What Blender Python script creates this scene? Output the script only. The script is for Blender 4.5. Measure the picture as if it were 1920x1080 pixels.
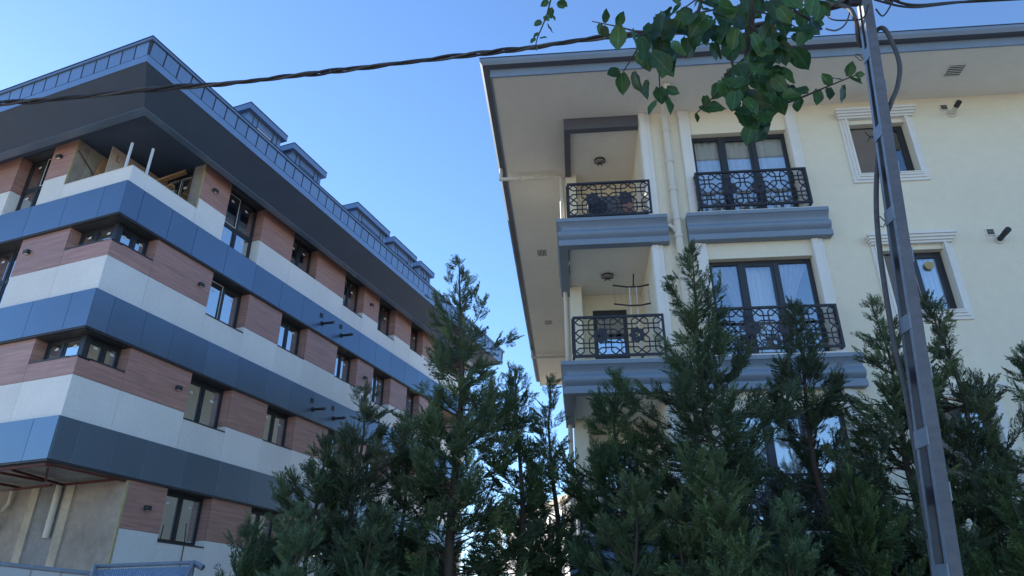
import bpy, bmesh, math, random
import numpy as np
from mathutils import Vector, Matrix
for o in list(bpy.data.objects): bpy.data.objects.remove(o)
S = bpy.context.scene
COL = S.collection
R = math.radians
# ------------------------------------------------------------------ camera
F_PX, PITCH, CAM = 1314.0, R(26.15), Vector((0, 0, 1.6))
cd = bpy.data.cameras.new('camera'); cam = bpy.data.objects.new('camera', cd); COL.objects.link(cam)
cd.sensor_width = 36; cd.lens = F_PX / 1920 * 36; cd.clip_end = 3000; cd.clip_start = 0.05
cam.location = CAM; cam.rotation_euler = (R(90) + PITCH, 0, 0); S.camera = cam
# ------------------------------------------------------------------ sky, sun, exposure
SUN_AZ, SUN_EL = -47.0, 27.0
w = bpy.data.worlds.new('World'); S.world = w; w.use_nodes = True
nt = w.node_tree; bg = nt.nodes['Background']; sky = nt.nodes.new('ShaderNodeTexSky')
sky.sky_type = 'NISHITA'; sky.sun_disc = False; sky.sun_elevation = R(SUN_EL); sky.sun_rotation = R(SUN_AZ)
sky.altitude = 60; sky.air_density = 1.0; sky.dust_density = 0.05; sky.ozone_density = 6.0
nt.links.new(sky.outputs[0], bg.inputs[0]); bg.inputs[1].default_value = 0.15
sd = bpy.data.lights.new('sun', 'SUN'); sd.energy = 5.0; sd.angle = R(0.5); sd.color = (1.0, 0.91, 0.79)
sun = bpy.data.objects.new('sun', sd); COL.objects.link(sun); sun.location = (-30, 20, 40)
sv = Vector((math.sin(R(SUN_AZ)) * math.cos(R(SUN_EL)), math.cos(R(SUN_AZ)) * math.cos(R(SUN_EL)), math.sin(R(SUN_EL))))
sun.rotation_euler = sv.to_track_quat('Z', 'Y').to_euler()
S.view_settings.view_transform = 'Standard'; S.view_settings.look = 'None'
S.view_settings.exposure = 0.95; S.view_settings.gamma = 1.0; S.view_settings.use_curve_mapping = False
S.render.engine = 'CYCLES'

# ------------------------------------------------------------------ pixel helpers (directions only)
def ray(u, v):
    x = (u - 960) / F_PX; y = (540 - v) / F_PX
    return Vector((x, math.cos(PITCH) - y * math.sin(PITCH), math.sin(PITCH) + y * math.cos(PITCH)))
def px_r(u, v, r):            # at horizontal distance r
    d = ray(u, v); return CAM + d * (r / math.hypot(d.x, d.y))
def px_y(u, v, y):            # on the vertical plane Y = y
    d = ray(u, v); return CAM + d * (y / d.y)

# ------------------------------------------------------------------ materials
MATS = {}
def mat(name, col, rough=0.6, metal=0.0, spec=0.5, noise=None, bump=None, stretch=(1, 1, 1), trans=0.0, coat=0.0, rand=0.0):
    """noise=(scale, amount[, second scale, amount]); bump=(scale, strength, distance)"""
    m = bpy.data.materials.new(name); m.use_nodes = True; t = m.node_tree; b = t.nodes['Principled BSDF']
    b.inputs['Roughness'].default_value = rough; b.inputs['Metallic'].default_value = metal
    b.inputs['Specular IOR Level'].default_value = spec; b.inputs['Coat Weight'].default_value = coat
    b.inputs['Base Color'].default_value = (*col, 1)
    tc = t.nodes.new('ShaderNodeTexCoord'); mp = t.nodes.new('ShaderNodeMapping'); mp.inputs['Scale'].default_value = stretch
    t.links.new(tc.outputs['Object'], mp.inputs[0])
    if noise:
        prev = None
        for i in range(0, len(noise), 2):
            n = t.nodes.new('ShaderNodeTexNoise'); n.inputs['Scale'].default_value = noise[i]; n.inputs['Detail'].default_value = 6
            t.links.new(mp.outputs[0], n.inputs['Vector'])
            mr = t.nodes.new('ShaderNodeMapRange'); mr.inputs[1].default_value = .25; mr.inputs[2].default_value = .75
            mr.inputs[3].default_value = 1 - noise[i + 1]; mr.inputs[4].default_value = 1 + noise[i + 1]
            t.links.new(n.outputs[0], mr.inputs[0])
            mx = t.nodes.new('ShaderNodeVectorMath'); mx.operation = 'SCALE'
            if prev is None: mx.inputs[0].default_value = col
            else: t.links.new(prev, mx.inputs[0])
            t.links.new(mr.outputs[0], mx.inputs['Scale']); prev = mx.outputs[0]
        if rand:
            oi = t.nodes.new('ShaderNodeObjectInfo'); mr = t.nodes.new('ShaderNodeMapRange'); mr.inputs[3].default_value = 1 - rand; mr.inputs[4].default_value = 1 + rand
            mx = t.nodes.new('ShaderNodeVectorMath'); mx.operation = 'SCALE'; t.links.new(oi.outputs['Random'], mr.inputs[0]); t.links.new(prev, mx.inputs[0]); t.links.new(mr.outputs[0], mx.inputs['Scale']); prev = mx.outputs[0]
        t.links.new(prev, b.inputs['Base Color'])
    if bump:
        n = t.nodes.new('ShaderNodeTexNoise'); n.inputs['Scale'].default_value = bump[0]; n.inputs['Detail'].default_value = 4
        t.links.new(mp.outputs[0], n.inputs['Vector'])
        bp = t.nodes.new('ShaderNodeBump'); bp.inputs['Strength'].default_value = bump[1]; bp.inputs['Distance'].default_value = bump[2]
        t.links.new(n.outputs[0], bp.inputs['Height']); t.links.new(bp.outputs[0], b.inputs['Normal'])
    if trans > 0:
        tr = t.nodes.new('ShaderNodeBsdfTranslucent'); tr.inputs[0].default_value = (*[c * 1.2 for c in col], 1)
        mxs = t.nodes.new('ShaderNodeMixShader'); mxs.inputs[0].default_value = trans
        t.links.new(b.outputs[0], mxs.inputs[1]); t.links.new(tr.outputs[0], mxs.inputs[2])
        t.links.new(mxs.outputs[0], t.nodes['Material Output'].inputs[0])
    MATS[name] = m; return m
def glass(name, base, tint):
    m = bpy.data.materials.new(name); m.use_nodes = True; t = m.node_tree; t.nodes.remove(t.nodes['Principled BSDF'])
    fr = t.nodes.new('ShaderNodeFresnel'); fr.inputs[0].default_value = 1.55
    ad = t.nodes.new('ShaderNodeMath'); ad.operation = 'ADD'; ad.inputs[1].default_value = base; ad.use_clamp = True
    tr = t.nodes.new('ShaderNodeBsdfTransparent'); tr.inputs[0].default_value = (*tint, 1)
    gl = t.nodes.new('ShaderNodeBsdfGlossy'); gl.inputs['Roughness'].default_value = 0.01; gl.inputs[0].default_value = (.9, .97, 1, 1)
    mx = t.nodes.new('ShaderNodeMixShader')
    t.links.new(fr.outputs[0], ad.inputs[0]); t.links.new(ad.outputs[0], mx.inputs[0])
    t.links.new(tr.outputs[0], mx.inputs[1]); t.links.new(gl.outputs[0], mx.inputs[2])
    t.links.new(mx.outputs[0], t.nodes['Material Output'].inputs[0]); MATS[name] = m; return m
mat('blue_panel', (.15, .215, .295), .33, .7, .5, noise=(.6, .06, 25, .03), rand=.07)
mat('beige', (.77, .765, .735), .75, noise=(.9, .06, 14, .06), bump=(60, .15, .004), rand=.05)
mat('wood', (.39, .215, .175), .42, noise=(2.2, .26, 9, .18), stretch=(.35, .35, 7), bump=(18, .12, .003), rand=.08)
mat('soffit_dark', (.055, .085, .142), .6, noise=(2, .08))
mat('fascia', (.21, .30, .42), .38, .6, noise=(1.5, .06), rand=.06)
mat('seam', (.045, .05, .06), .5, .2)
mat('frame', (.035, .038, .045), .4, .2, noise=(4, .08))
mat('concrete', (.34, .30, .26), .9, noise=(1.3, .22, 7, .14), bump=(22, .5, .012))
mat('concrete_pale', (.47, .41, .32), .9, noise=(2.0, .2, 11, .12), bump=(26, .4, .01))
mat('concrete_grey', (.27, .27, .265), .9, noise=(1.6, .18, 9, .12), bump=(24, .4, .01))
mat('plaster_raw', (.46, .44, .36), .95, noise=(1.5, .2, 8, .15), bump=(14, .7, .015), stretch=(1, 1, 2.5))
mat('insulation', (.42, .37, .20), .95, noise=(6, .2))
mat('osb', (.52, .44, .35), .85, noise=(14, .3, 40, .2), stretch=(1, 3, 1))
mat('timber', (.46, .27, .14), .8, noise=(5, .25), stretch=(1, 1, 6))
mat('red_steel', (.11, .028, .026), .6, .2, noise=(8, .2))
mat('white_steel', (.72, .75, .78), .4, .1)
mat('tape', (.82, .82, .80), .6)
mat('sticker', (.75, .78, .76), .5)
mat('cream', (.83, .755, .585), .92, noise=(.5, .03, 5, .03, 60, .05), bump=(55, .8, .02))
mat('soffit_cream', (.82, .78, .70), .9, noise=(.7, .05, 6, .03), bump=(60, .25, .006))
mat('trim', (.76, .735, .68), .7, noise=(1.2, .05, 9, .03), bump=(30, .1, .004))
mat('cornice', (.20, .255, .32), .55, noise=(1.5, .07, 12, .04), bump=(20, .12, .004))
mat('beam_dark', (.10, .105, .125), .6, noise=(3, .06))
mat('iron', (.030, .028, .032), .45, .3, noise=(9, .2))
mat('pipe_cream', (.66, .61, .51), .5, noise=(3, .06))
mat('rubber', (.022, .021, .024), .6, noise=(20, .2))
mat('rubber_grey', (.075, .07, .07), .65, noise=(14, .25))
mat('galvanised', (.24, .27, .30), .5, .5, noise=(3, .14, 16, .1), bump=(30, .15, .003))
mat('pole_side', (.135, .13, .14), .6, .3, noise=(1.2, .14, 9, .14), stretch=(1, 1, 2.2), bump=(22, .3, .004))
mat('curtain', (.90, .89, .87), .9, trans=.2)
mat('curtain_pink', (.70, .62, .68), .9, trans=.35)
mat('blind', (.36, .30, .25), .9, noise=(4, .15), stretch=(8, 1, 1))
def screen_mat():
    m = mat('screen', (.24, .20, .17), .9, noise=(2, .12, 90, .1)); t = m.node_tree; b = t.nodes['Principled BSDF']
    tr = t.nodes.new('ShaderNodeBsdfTransparent'); ms = t.nodes.new('ShaderNodeMixShader'); ms.inputs[0].default_value = .72
    t.links.new(tr.outputs[0], ms.inputs[1]); t.links.new(b.outputs[0], ms.inputs[2]); t.links.new(ms.outputs[0], t.nodes['Material Output'].inputs[0])
screen_mat()
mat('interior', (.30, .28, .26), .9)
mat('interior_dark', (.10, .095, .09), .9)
mat('bark', (.085, .06, .042), .95, noise=(6, .3), stretch=(3, 3, .6), bump=(18, .8, .02))
mat('twig', (.075, .05, .035), .9)
mat('street_paving', (.42, .40, .365), .85, noise=(.6, .12, 12, .1), bump=(40, .3, .01))
mat('paving', (.40, .38, .35), .85, noise=(1, .12))
mat('soil', (.36, .31, .23), .95, noise=(.3, .3, 3, .3))
mat('white_wall', (.80, .77, .74), .9, noise=(1, .05))
mat('roof_tile', (.30, .11, .06), .85, noise=(3, .2))
mat('hoarding', (.33, .35, .36), .5, .3, noise=(1.2, .1))
mat('polycarb', (.52, .60, .68), .35, 0, trans=.35)
mat('hose', (.55, .48, .36), .7, noise=(12, .2))
mat('ac_white', (.13, .135, .145), .5)
mat('gold', (.42, .30, .12), .5, .2, noise=(20, .2))
mat('print_red', (.28, .05, .04), .8)
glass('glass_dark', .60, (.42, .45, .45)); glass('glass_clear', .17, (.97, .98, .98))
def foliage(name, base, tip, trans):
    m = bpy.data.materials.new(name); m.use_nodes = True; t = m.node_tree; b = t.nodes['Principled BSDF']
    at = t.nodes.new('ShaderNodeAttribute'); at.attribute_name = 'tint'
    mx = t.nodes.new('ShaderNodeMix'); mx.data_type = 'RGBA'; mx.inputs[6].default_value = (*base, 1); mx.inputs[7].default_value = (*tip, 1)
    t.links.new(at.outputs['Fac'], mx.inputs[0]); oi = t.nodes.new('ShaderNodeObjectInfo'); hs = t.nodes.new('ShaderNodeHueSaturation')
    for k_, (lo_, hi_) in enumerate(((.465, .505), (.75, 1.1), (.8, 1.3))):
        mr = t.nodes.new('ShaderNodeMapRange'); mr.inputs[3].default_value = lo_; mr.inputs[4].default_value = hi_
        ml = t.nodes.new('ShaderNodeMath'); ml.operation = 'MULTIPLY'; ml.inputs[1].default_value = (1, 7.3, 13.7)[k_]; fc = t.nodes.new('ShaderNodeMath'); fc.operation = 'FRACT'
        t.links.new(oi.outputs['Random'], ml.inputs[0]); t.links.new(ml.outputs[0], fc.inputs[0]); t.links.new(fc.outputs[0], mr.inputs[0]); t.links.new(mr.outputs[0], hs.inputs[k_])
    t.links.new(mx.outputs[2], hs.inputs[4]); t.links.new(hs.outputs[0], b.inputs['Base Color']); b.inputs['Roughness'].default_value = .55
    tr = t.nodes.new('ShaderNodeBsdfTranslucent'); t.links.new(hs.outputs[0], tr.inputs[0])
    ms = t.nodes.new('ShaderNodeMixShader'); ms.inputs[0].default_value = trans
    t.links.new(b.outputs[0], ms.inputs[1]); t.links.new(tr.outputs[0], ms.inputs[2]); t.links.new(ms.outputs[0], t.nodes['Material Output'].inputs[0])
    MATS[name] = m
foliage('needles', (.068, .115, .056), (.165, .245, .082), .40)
def leaf_mat():
    m = mat('leaf', (.040, .092, .026), .36, noise=(3, .25, 30, .12)); t = m.node_tree
    oi = t.nodes.new('ShaderNodeObjectInfo'); b = t.nodes['Principled BSDF']
    src = b.inputs['Base Color'].links[0].from_socket
    mr = t.nodes.new('ShaderNodeMapRange'); mr.inputs[3].default_value = .55; mr.inputs[4].default_value = 1.75
    sc = t.nodes.new('ShaderNodeVectorMath'); sc.operation = 'SCALE'
    t.links.new(oi.outputs['Random'], mr.inputs[0]); t.links.new(src, sc.inputs[0]); t.links.new(mr.outputs[0], sc.inputs['Scale'])
    t.links.new(sc.outputs[0], b.inputs['Base Color'])
    tc = t.nodes.new('ShaderNodeTexCoord'); sx = t.nodes.new('ShaderNodeSeparateXYZ'); ab = t.nodes.new('ShaderNodeMath'); ab.operation = 'ABSOLUTE'
    rb = t.nodes.new('ShaderNodeMapRange'); rb.inputs[1].default_value = .008; rb.inputs[2].default_value = .03; rb.inputs[3].default_value = 1.9; rb.inputs[4].default_value = 1.0
    s2 = t.nodes.new('ShaderNodeVectorMath'); s2.operation = 'SCALE'; t.links.new(tc.outputs['Object'], sx.inputs[0]); t.links.new(sx.outputs[1], ab.inputs[0]); t.links.new(ab.outputs[0], rb.inputs[0])
    t.links.new(sc.outputs[0], s2.inputs[0]); t.links.new(rb.outputs[0], s2.inputs['Scale']); t.links.new(s2.outputs[0], b.inputs['Base Color'])
    tr = t.nodes.new('ShaderNodeBsdfTranslucent'); t.links.new(s2.outputs[0], tr.inputs[0])
    ms = t.nodes.new('ShaderNodeMixShader'); ms.inputs[0].default_value = .38
    t.links.new(b.outputs[0], ms.inputs[1]); t.links.new(tr.outputs[0], ms.inputs[2]); t.links.new(ms.outputs[0], t.nodes['Material Output'].inputs[0])
leaf_mat()

# ------------------------------------------------------------------ mesh helpers
class MB:
    """collects shapes; build() links them as one mesh object. fm maps (s, o, z) to local xyz"""
    def __init__(s, fm=None): s.v = []; s.f = []; s.fm = fm or (lambda a, b, c: (a, b, c))
    def add(s, vs, fs):
        n = len(s.v); s.v += [s.fm(*p) for p in vs]; s.f += [tuple(i + n for i in f) for f in fs]; return s
    def box(s, a0, a1, b0, b1, c0, c1):
        vs = [(a, b, c) for c in (c0, c1) for b in (b0, b1) for a in (a0, a1)]
        return s.add(vs, [(0, 2, 3, 1), (4, 5, 7, 6), (0, 1, 5, 4), (2, 6, 7, 3), (0, 4, 6, 2), (1, 3, 7, 5)])
    def tube(s, pts, rad, n=8, cap=True):
        pts = [Vector(p) for p in pts]; rads = rad if isinstance(rad, (list, tuple)) else [rad] * len(pts); vs = []; fs = []
        up = Vector((0, 0, 1)); prev = None
        for i, p in enumerate(pts):
            d = (pts[min(i + 1, len(pts) - 1)] - pts[max(i - 1, 0)]).normalized()
            if prev is None:
                a = d.cross(up if abs(d.z) < .95 else Vector((1, 0, 0))).normalized()
            else:
                a = (prev - d * prev.dot(d)).normalized()
            prev = a; b = d.cross(a)
            for k in range(n):
                t = 2 * math.pi * k / n; vs.append(p + (a * math.cos(t) + b * math.sin(t)) * rads[i])
        for i in range(len(pts) - 1):
            for k in range(n):
                fs.append((i * n + k, i * n + (k + 1) % n, (i + 1) * n + (k + 1) % n, (i + 1) * n + k))
        if cap: fs.append(tuple(range(n))[::-1]); fs.append(tuple(range((len(pts) - 1) * n, len(pts) * n)))
        return s.add([tuple(v) for v in vs], fs)
    def bar(s, p, q, wd, th, nrm):          # rectangular bar from p to q, width across, thickness along nrm
        p, q, nrm = Vector(p), Vector(q), Vector(nrm); d = (q - p).normalized(); a = d.cross(nrm).normalized() * wd / 2; b = nrm.normalized() * th / 2
        vs = [tuple(x + sa * a + sb * b) for x in (p, q) for sa in (-1, 1) for sb in (-1, 1)]
        return s.add(vs, [(0, 1, 3, 2), (4, 6, 7, 5), (0, 4, 5, 1), (2, 3, 7, 6), (0, 2, 6, 4), (1, 5, 7, 3)])
    def prism(s, poly, y0, y1):              # polygon in (a, c) extruded along b
        n = len(poly); vs = [(a, y0, c) for a, c in poly] + [(a, y1, c) for a, c in poly]
        return s.add(vs, [tuple(range(n)), tuple(range(2 * n - 1, n - 1, -1))] + [(i, (i + 1) % n, n + (i + 1) % n, n + i) for i in range(n)])
    def build(s, name, m, parent=None, smooth=False, bevel=0.0, kind=None):
        me = bpy.data.meshes.new(name); me.from_pydata(s.v, [], s.f)
        bm = bmesh.new(); bm.from_mesh(me); bmesh.ops.recalc_face_normals(bm, faces=bm.faces)
        if bevel: bmesh.ops.bevel(bm, geom=list(bm.edges), offset=bevel, segments=1, affect='EDGES', profile=.5)
        if smooth:
            for f in bm.faces: f.smooth = True
        bm.to_mesh(me); bm.free(); me.materials.append(MATS[m])
        o = bpy.data.objects.new(name, me); COL.objects.link(o)
        if parent: o.parent = parent
        if kind: o['kind'] = kind
        return o
def tag(o, label, cat, group=None):
    o['label'] = label; o['category'] = cat
    if group: o['group'] = group
    return o
def thing(name, label, cat, loc=(0, 0, 0), rz=0, group=None):
    o = bpy.data.objects.new(name, None); COL.objects.link(o); o.location = loc; o.rotation_euler = (0, 0, rz); o.empty_display_size = .3
    return tag(o, label, cat, group)
def B(name, m, parent, fm, *boxes, bevel=0.0):
    b = MB(fm)
    for bx in boxes: b.box(*bx)
    return b.build(name, m, parent, bevel=bevel)
def grid_wall(mb, s0, s1, z0, z1, o0, o1, opens):
    """solid wall strip with rectangular openings (a0, a1, c0, c1) left out"""
    br = sorted({s0, s1, *[min(max(x, s0), s1) for q in opens for x in q[:2]]})
    for a, b in zip(br, br[1:]):
        if b - a < 1e-4: continue
        mid = (a + b) / 2; z = z0
        for q in sorted([q for q in opens if q[0] < mid < q[1]], key=lambda q: q[2]):
            if q[2] > z + 1e-4: mb.box(a, b, o0, o1, z, min(q[2], z1))
            z = max(z, q[3])
        if z < z1 - 1e-4: mb.box(a, b, o0, o1, z, z1)
def struct(o): o['kind'] = 'structure'; return o

# ================================================================== GROUND
struct(MB().box(-1500, 1500, -1500, 1500, -.4, 0).build('ground', 'soil'))
struct(MB().box(-200, 200, -4.5, 3.2, .001, .012).build('street', 'street_paving'))
pv = struct(MB().box(-200, 200, 3.35, 6.4, .0, .13).build('pavement', 'paving'))
MB().box(-200, 200, 3.2, 3.349, .0, .14).build('kerb', 'concrete_grey', pv)

# ================================================================== LEFT BUILDING (local x along right facade, y along left facade)
LB = thing('apartment_block', 'unfinished modern block banded in blue, beige and wood panels, with dormers on top', 'building', (-9.902, 15.032, 0), R(68.7))
FR = lambda s, o, z: (s, -o, z)
FL = lambda s, o, z: (-o, s, z)
UE, WE = 20.6, 12.0
TOP, Z14 = 12.0, 14.12
BT = [5.85, 8.94, 12.02]           # blue band tops
BB = [4.90, 7.96, 11.05]           # blue band bottoms
BEI = [3.77, 6.83, 9.90, 12.93]    # beige tops (ground, 1, 2, 3)
COLS = [(3.34, 4.90), (6.48, 7.87), (9.66, 11.01), (12.16, 13.50), (14.88, 16.01), (17.25, 20.35)]
sill = [[3.59, 3.6, 3.7, 3.6, 3.7, 2.9], [6.67, 6.82, 6.67, 6.65, 6.8, 5.9], [9.70, 9.88, 9.87, 9.66, 9.8, 9.0], [12.06, 12.94, 12.70, 12.67, 12.82, 12.06]]
head = [4.88, 7.94, 11.03, Z14]
lowz = [0.1, 5.85, 8.94, 12.02]
RO = {f: [(a, b, sill[f][i], head[f]) for i, (a, b) in enumerate(COLS)] for f in range(4)}
RO[2].insert(0, (0, 1.28, 10.35, 11.03)); RO[1].insert(0, (0, 1.30, 7.28, 7.94)); RO[3].insert(0, (0, 2.24, 12.55, Z14))
LO = {1: [(0, 1.62, 7.28, 7.94), (3.42, 4.85, 5.86, 7.94)], 2: [(0, 1.64, 10.36, 11.03), (3.42, 4.85, 8.95, 11.03)],
      3: [(0, 2.52, 12.57, Z14), (3.42, 4.78, 12.06, Z14), (6.2, 7.6, 12.06, Z14)]}
# structural wall behind the cladding
mb = MB(FR); grid_wall(mb, .4, UE, 4.95, Z14, -.40, -.04, [q for f in (1, 2, 3) for q in RO[f]]); mb.build('wall', 'concrete', LB)
mb = MB(FL); grid_wall(mb, .04, WE, 4.95, Z14, -.40, -.04, [q for f in (1, 2, 3) for q in LO[f]]); mb.build('wall', 'concrete', LB)
mb = MB(FR); grid_wall(mb, 2.16, UE, 0, 4.94, -.40, -.04, RO[0]); mb.build('wall', 'concrete', LB)
# floors, back wall inside (dark rooms behind the glass)
for z in (4.95, 7.98, 11.07): MB().box(.42, UE - .02, .42, WE - .02, z, z + .25).build('floor_slab', 'interior', LB)
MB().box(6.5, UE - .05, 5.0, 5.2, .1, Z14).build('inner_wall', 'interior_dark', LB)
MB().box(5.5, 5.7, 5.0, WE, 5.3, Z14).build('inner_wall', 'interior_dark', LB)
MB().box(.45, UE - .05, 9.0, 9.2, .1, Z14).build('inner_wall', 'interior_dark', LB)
MB().box(UE - .02, UE + .2, .0, WE, .0, Z14).build('end_wall', 'white_wall', LB)
# cladding panels
def clad(name, m, fm, s0, s1, z0, z1, o0=-.03, o1=.0, g=.004):
    return MB(fm).box(s0 + g, s1 - g, o0, o1, z0 + g, z1 - g).build(name, m, LB, bevel=.003)
def beige_row(fm, f, opens, extra, s_end, s_start=0):
    ss = sorted({s_start, s_end, *extra, *[x for q in opens for x in q[:2] if s_start <= x <= s_end]})
    for a, b in zip(ss, ss[1:]):
        if b - a < .02: continue
        z1 = BEI[f]
        for q in opens:
            if q[0] < (a + b) / 2 < q[1]: z1 = min(z1, q[2])
        if z1 - lowz[f] > .05: clad('beige_panel', 'beige', fm, a, b, lowz[f], z1)
def wood_row(fm, f, opens, extra, s_end, s_start=0):
    ss = sorted({s_start, s_end, *extra, *[x for q in opens for x in q[:2] if s_start <= x <= s_end]})
    for a, b in zip(ss, ss[1:]):
        if b - a < .02: continue
        z0, z1 = BEI[f], head[f] + .04
        for q in opens:
            if q[0] < (a + b) / 2 < q[1]: z1 = min(z1, q[2])
        if z1 - z0 > .05: clad('wood_panel', 'wood', fm, a, b, z0, z1)
for f in (1, 2, 3):
    beige_row(FR, f, RO[f], [], 17.25); wood_row(FR, f, RO[f], [], 17.25)
    beige_row(FL, f, LO[f], [], WE); wood_row(FL, f, LO[f], [], WE)
beige_row(FR, 0, RO[0], [], 17.25, 2.16); wood_row(FR, 0, RO[0], [], 17.25, 2.16)
clad('edge_trim', 'insulation', FR, 2.09, 2.16, .2, 4.86, -.03, .012)
RS = [0, .45, 1.42, 2.33, 3.58, 4.85, 6.15, 7.32, 8.5, 9.68, 10.86, 12.04, 13.22, 14.4, 15.55, 16.7, 17.9, 19.1, UE]
LS = [0, .67, 2.0, 3.37, 4.7, 6.0, 7.3, 8.6, 9.9, WE]
BO = .10
for k in range(3):
    for a, b in zip(RS, RS[1:]): clad('blue_panel', 'blue_panel', FR, a if a else -BO + .03, b, BB[k], BT[k], -.03, BO, .006)
    for a, b in zip(LS, LS[1:]): clad('blue_panel', 'blue_panel', FL, a if a else -BO, b, BB[k], BT[k], -.03, BO, .006)
    b = MB(FR).box(-BO + .02, UE, -.03, BO - .02, BB[k] - .035, BB[k] + .003); b.build('band_underside', 'seam', LB)
    b = MB(FL).box(.032, WE, -.03, BO - .02, BB[k] - .033, BB[k] + .003); b.build('band_underside', 'seam', LB)
# window openings: reveals, frames, sashes, panes
rnd = random.Random(4)
def lb_window(fm, s0, s1, z0, z1, f, rec=.30, mull=(.5,), trans=None, tape=-1, stick=True, jambs=(1, 1), ztop=None):
    bz = BEI[f]; e = .022
    for side, sx in ((0, s0), (1, s1)):
        if not jambs[side]: continue
        a, b = (sx - .002, sx + e) if side == 0 else (sx - e, sx + .002)
        zt = z1 - .002
        if z0 < bz - .05: B('reveal', 'beige', LB, fm, (a, b, -rec - .05, -.031, z0, min(bz, zt)))
        if zt > bz: B('reveal', 'wood', LB, fm, (a, b, -rec - .05, -.031, max(z0, bz), zt))
    B('reveal_head', 'seam', LB, fm, (s0, s1, -rec - .05, -.031, z1 - .03, z1 + .01))
    B('window_sill', 'frame', LB, fm, (s0 + .01, s1 - .01, -rec - .03, .015, z0 - .012, z0 + .022))
    fw = .055; y0, y1 = -rec - .07, -rec
    a0, a1, c0, c1 = s0 + e, s1 - e, z0 + .022, z1 - .03
    mb = MB(fm); mb.box(a0, a1, y0, y1, c0, c0 + fw).box(a0, a1, y0, y1, c1 - fw, c1).box(a0, a0 + fw, y0, y1, c0 + fw, c1 - fw).box(a1 - fw, a1, y0, y1, c0 + fw, c1 - fw)
    ms = [a0 + (a1 - a0) * t for t in mull]
    for x in ms: mb.box(x - .035, x + .035, y0, y1 + .01, c0 + fw, c1 - fw)
    zs = [c0 + fw, c1 - fw]
    if trans: mb.box(a0 + fw, a1 - fw, y0, y1 + .006, trans - .035, trans + .035); zs = [c0 + fw, trans, c1 - fw]
    win = mb.build('window', 'frame', LB)
    xs = [a0 + fw] + ms + [a1 - fw]; n = 0
    for zi in range(len(zs) - 1):
        for xi in range(len(xs) - 1):
            p0 = xs[xi] + (.035 if xi else 0); p1 = xs[xi + 1] - (.035 if xi < len(xs) - 2 else 0)
            q0 = zs[zi] + (.035 if zi else 0); q1 = zs[zi + 1] - (.035 if zi < len(zs) - 2 else 0)
            sw = .045
            mb = MB(fm); ya, yb = y0 + .01, y1 - .006
            mb.box(p0, p1, ya, yb, q0, q0 + sw).box(p0, p1, ya, yb, q1 - sw, q1).box(p0, p0 + sw, ya, yb, q0 + sw, q1 - sw).box(p1 - sw, p1, ya, yb, q0 + sw, q1 - sw)
            mb.build('sash', 'frame', win)
            MB(fm).box(p0 + sw, p1 - sw, y0 + .03, y0 + .04, q0 + sw, q1 - sw).build('pane', 'glass_dark', win)
            if n == tape:
                t = .016; yt = y1 + .004
                MB(fm).box(p0 + .01, p1 - .01, yt, yt + .006, q0 + .01, q0 + .01 + t).box(p0 + .01, p1 - .01, yt, yt + .006, q1 - .01 - t, q1 - .01).box(p1 - .01 - t, p1 - .01, yt, yt + .006, q0 + .026, q1 - .026).build('tape_strip', 'tape', win)
            if stick:
                cx = p0 + (p1 - p0) * rnd.uniform(.4, .6); cz = q1 - sw - (q1 - q0) * rnd.uniform(.12, .3); ys = y0 + .042
                MB(fm).box(cx - .05, cx + .04, ys, ys + .002, cz - .04, cz + .025).box(cx + .041, cx + .075, ys, ys + .002, cz - .03, cz - .002).build('sticker', 'sticker', win)
            n += 1
    return win
for f in range(4):
    for q in RO[f]:
        if q[0] == 0 or q[0] > 17: continue
        fr = f == 3 and q[0] < 4
        lb_window(FR, *q, f, trans=12.93 if fr else None, tape=2 if fr else (0 if q[0] < 4 and f == 2 else -1))
for f in (1, 2, 3):
    for q in LO[f]:
        if q[0] == 0: continue
        lb_window(FL, *q, f, trans=BEI[f] + .12, tape=2 if f == 3 else -1)
for f, zs in ((1, 7.28), (2, 10.355)):   # corner ribbon windows, meeting at a post
    b = RO[f][0][1]; l = LO[f][0][1]
    lb_window(FR, .30, b, zs, head[f], f, mull=(.53,), jambs=(0, 1)); lb_window(FL, .30, l, zs, head[f], f, mull=(.55,), jambs=(0, 1))
    MB().box(.24, .40, .24, .40, zs, head[f]).build('corner_post', 'frame', LB)
    MB().box(-.03, .32, -.03, .32, head[f] - .03, head[f] + .012).build('reveal_head', 'seam', LB)
    MB().box(.0, .32, .0, .32, zs - .05, zs + .018).build('window_sill', 'frame', LB)
# end loggia at the far end, open dark recess
for f in (1, 2, 3):
    MB(FR).box(17.4, 20.4, -1.6, -1.5, lowz[f] + .1, head[f]).build('loggia_back', 'wood', LB)
    MB(FR).box(17.25, UE, -.06, -.03, lowz[f], lowz[f] + .9).build('loggia_parapet', 'beige', LB)
# corner loggia on the top storey
MB().box(.032, 2.4, 2.535, 2.62, 12.0, Z14).build('loggia_wall', 'plaster_raw', LB)
MB().box(.0, .06, 2.505, 2.534, 12.57, Z14).build('edge_trim', 'insulation', LB)
MB().box(2.25, 2.36, .032, .46, 12.3, Z14).build('loggia_wall', 'concrete_grey', LB)
MB().box(2.215, 2.249, .0, .05, 12.55, Z14).build('edge_trim', 'insulation', LB)
MB().box(2.30, 2.42, 1.55, 2.535, 12.0, Z14).build('loggia_wall', 'concrete', LB)
MB().box(.042, 2.4, .042, 2.53, 11.75, 12.0).build('loggia_floor', 'concrete', LB)
MB().box(.035, .25, .035, 2.5, 12.0, 12.53).build('parapet', 'concrete', LB); MB().box(.25, 2.21, .035, .25, 12.0, 12.525).build('parapet', 'concrete', LB)
MB(FL).box(-.002, 2.5, -.26, .012, 12.545, 12.565).build('parapet_cap', 'beige', LB); MB(FR).box(.26, 2.22, -.26, .012, 12.54, 12.56).build('parapet_cap', 'beige', LB)
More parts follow.
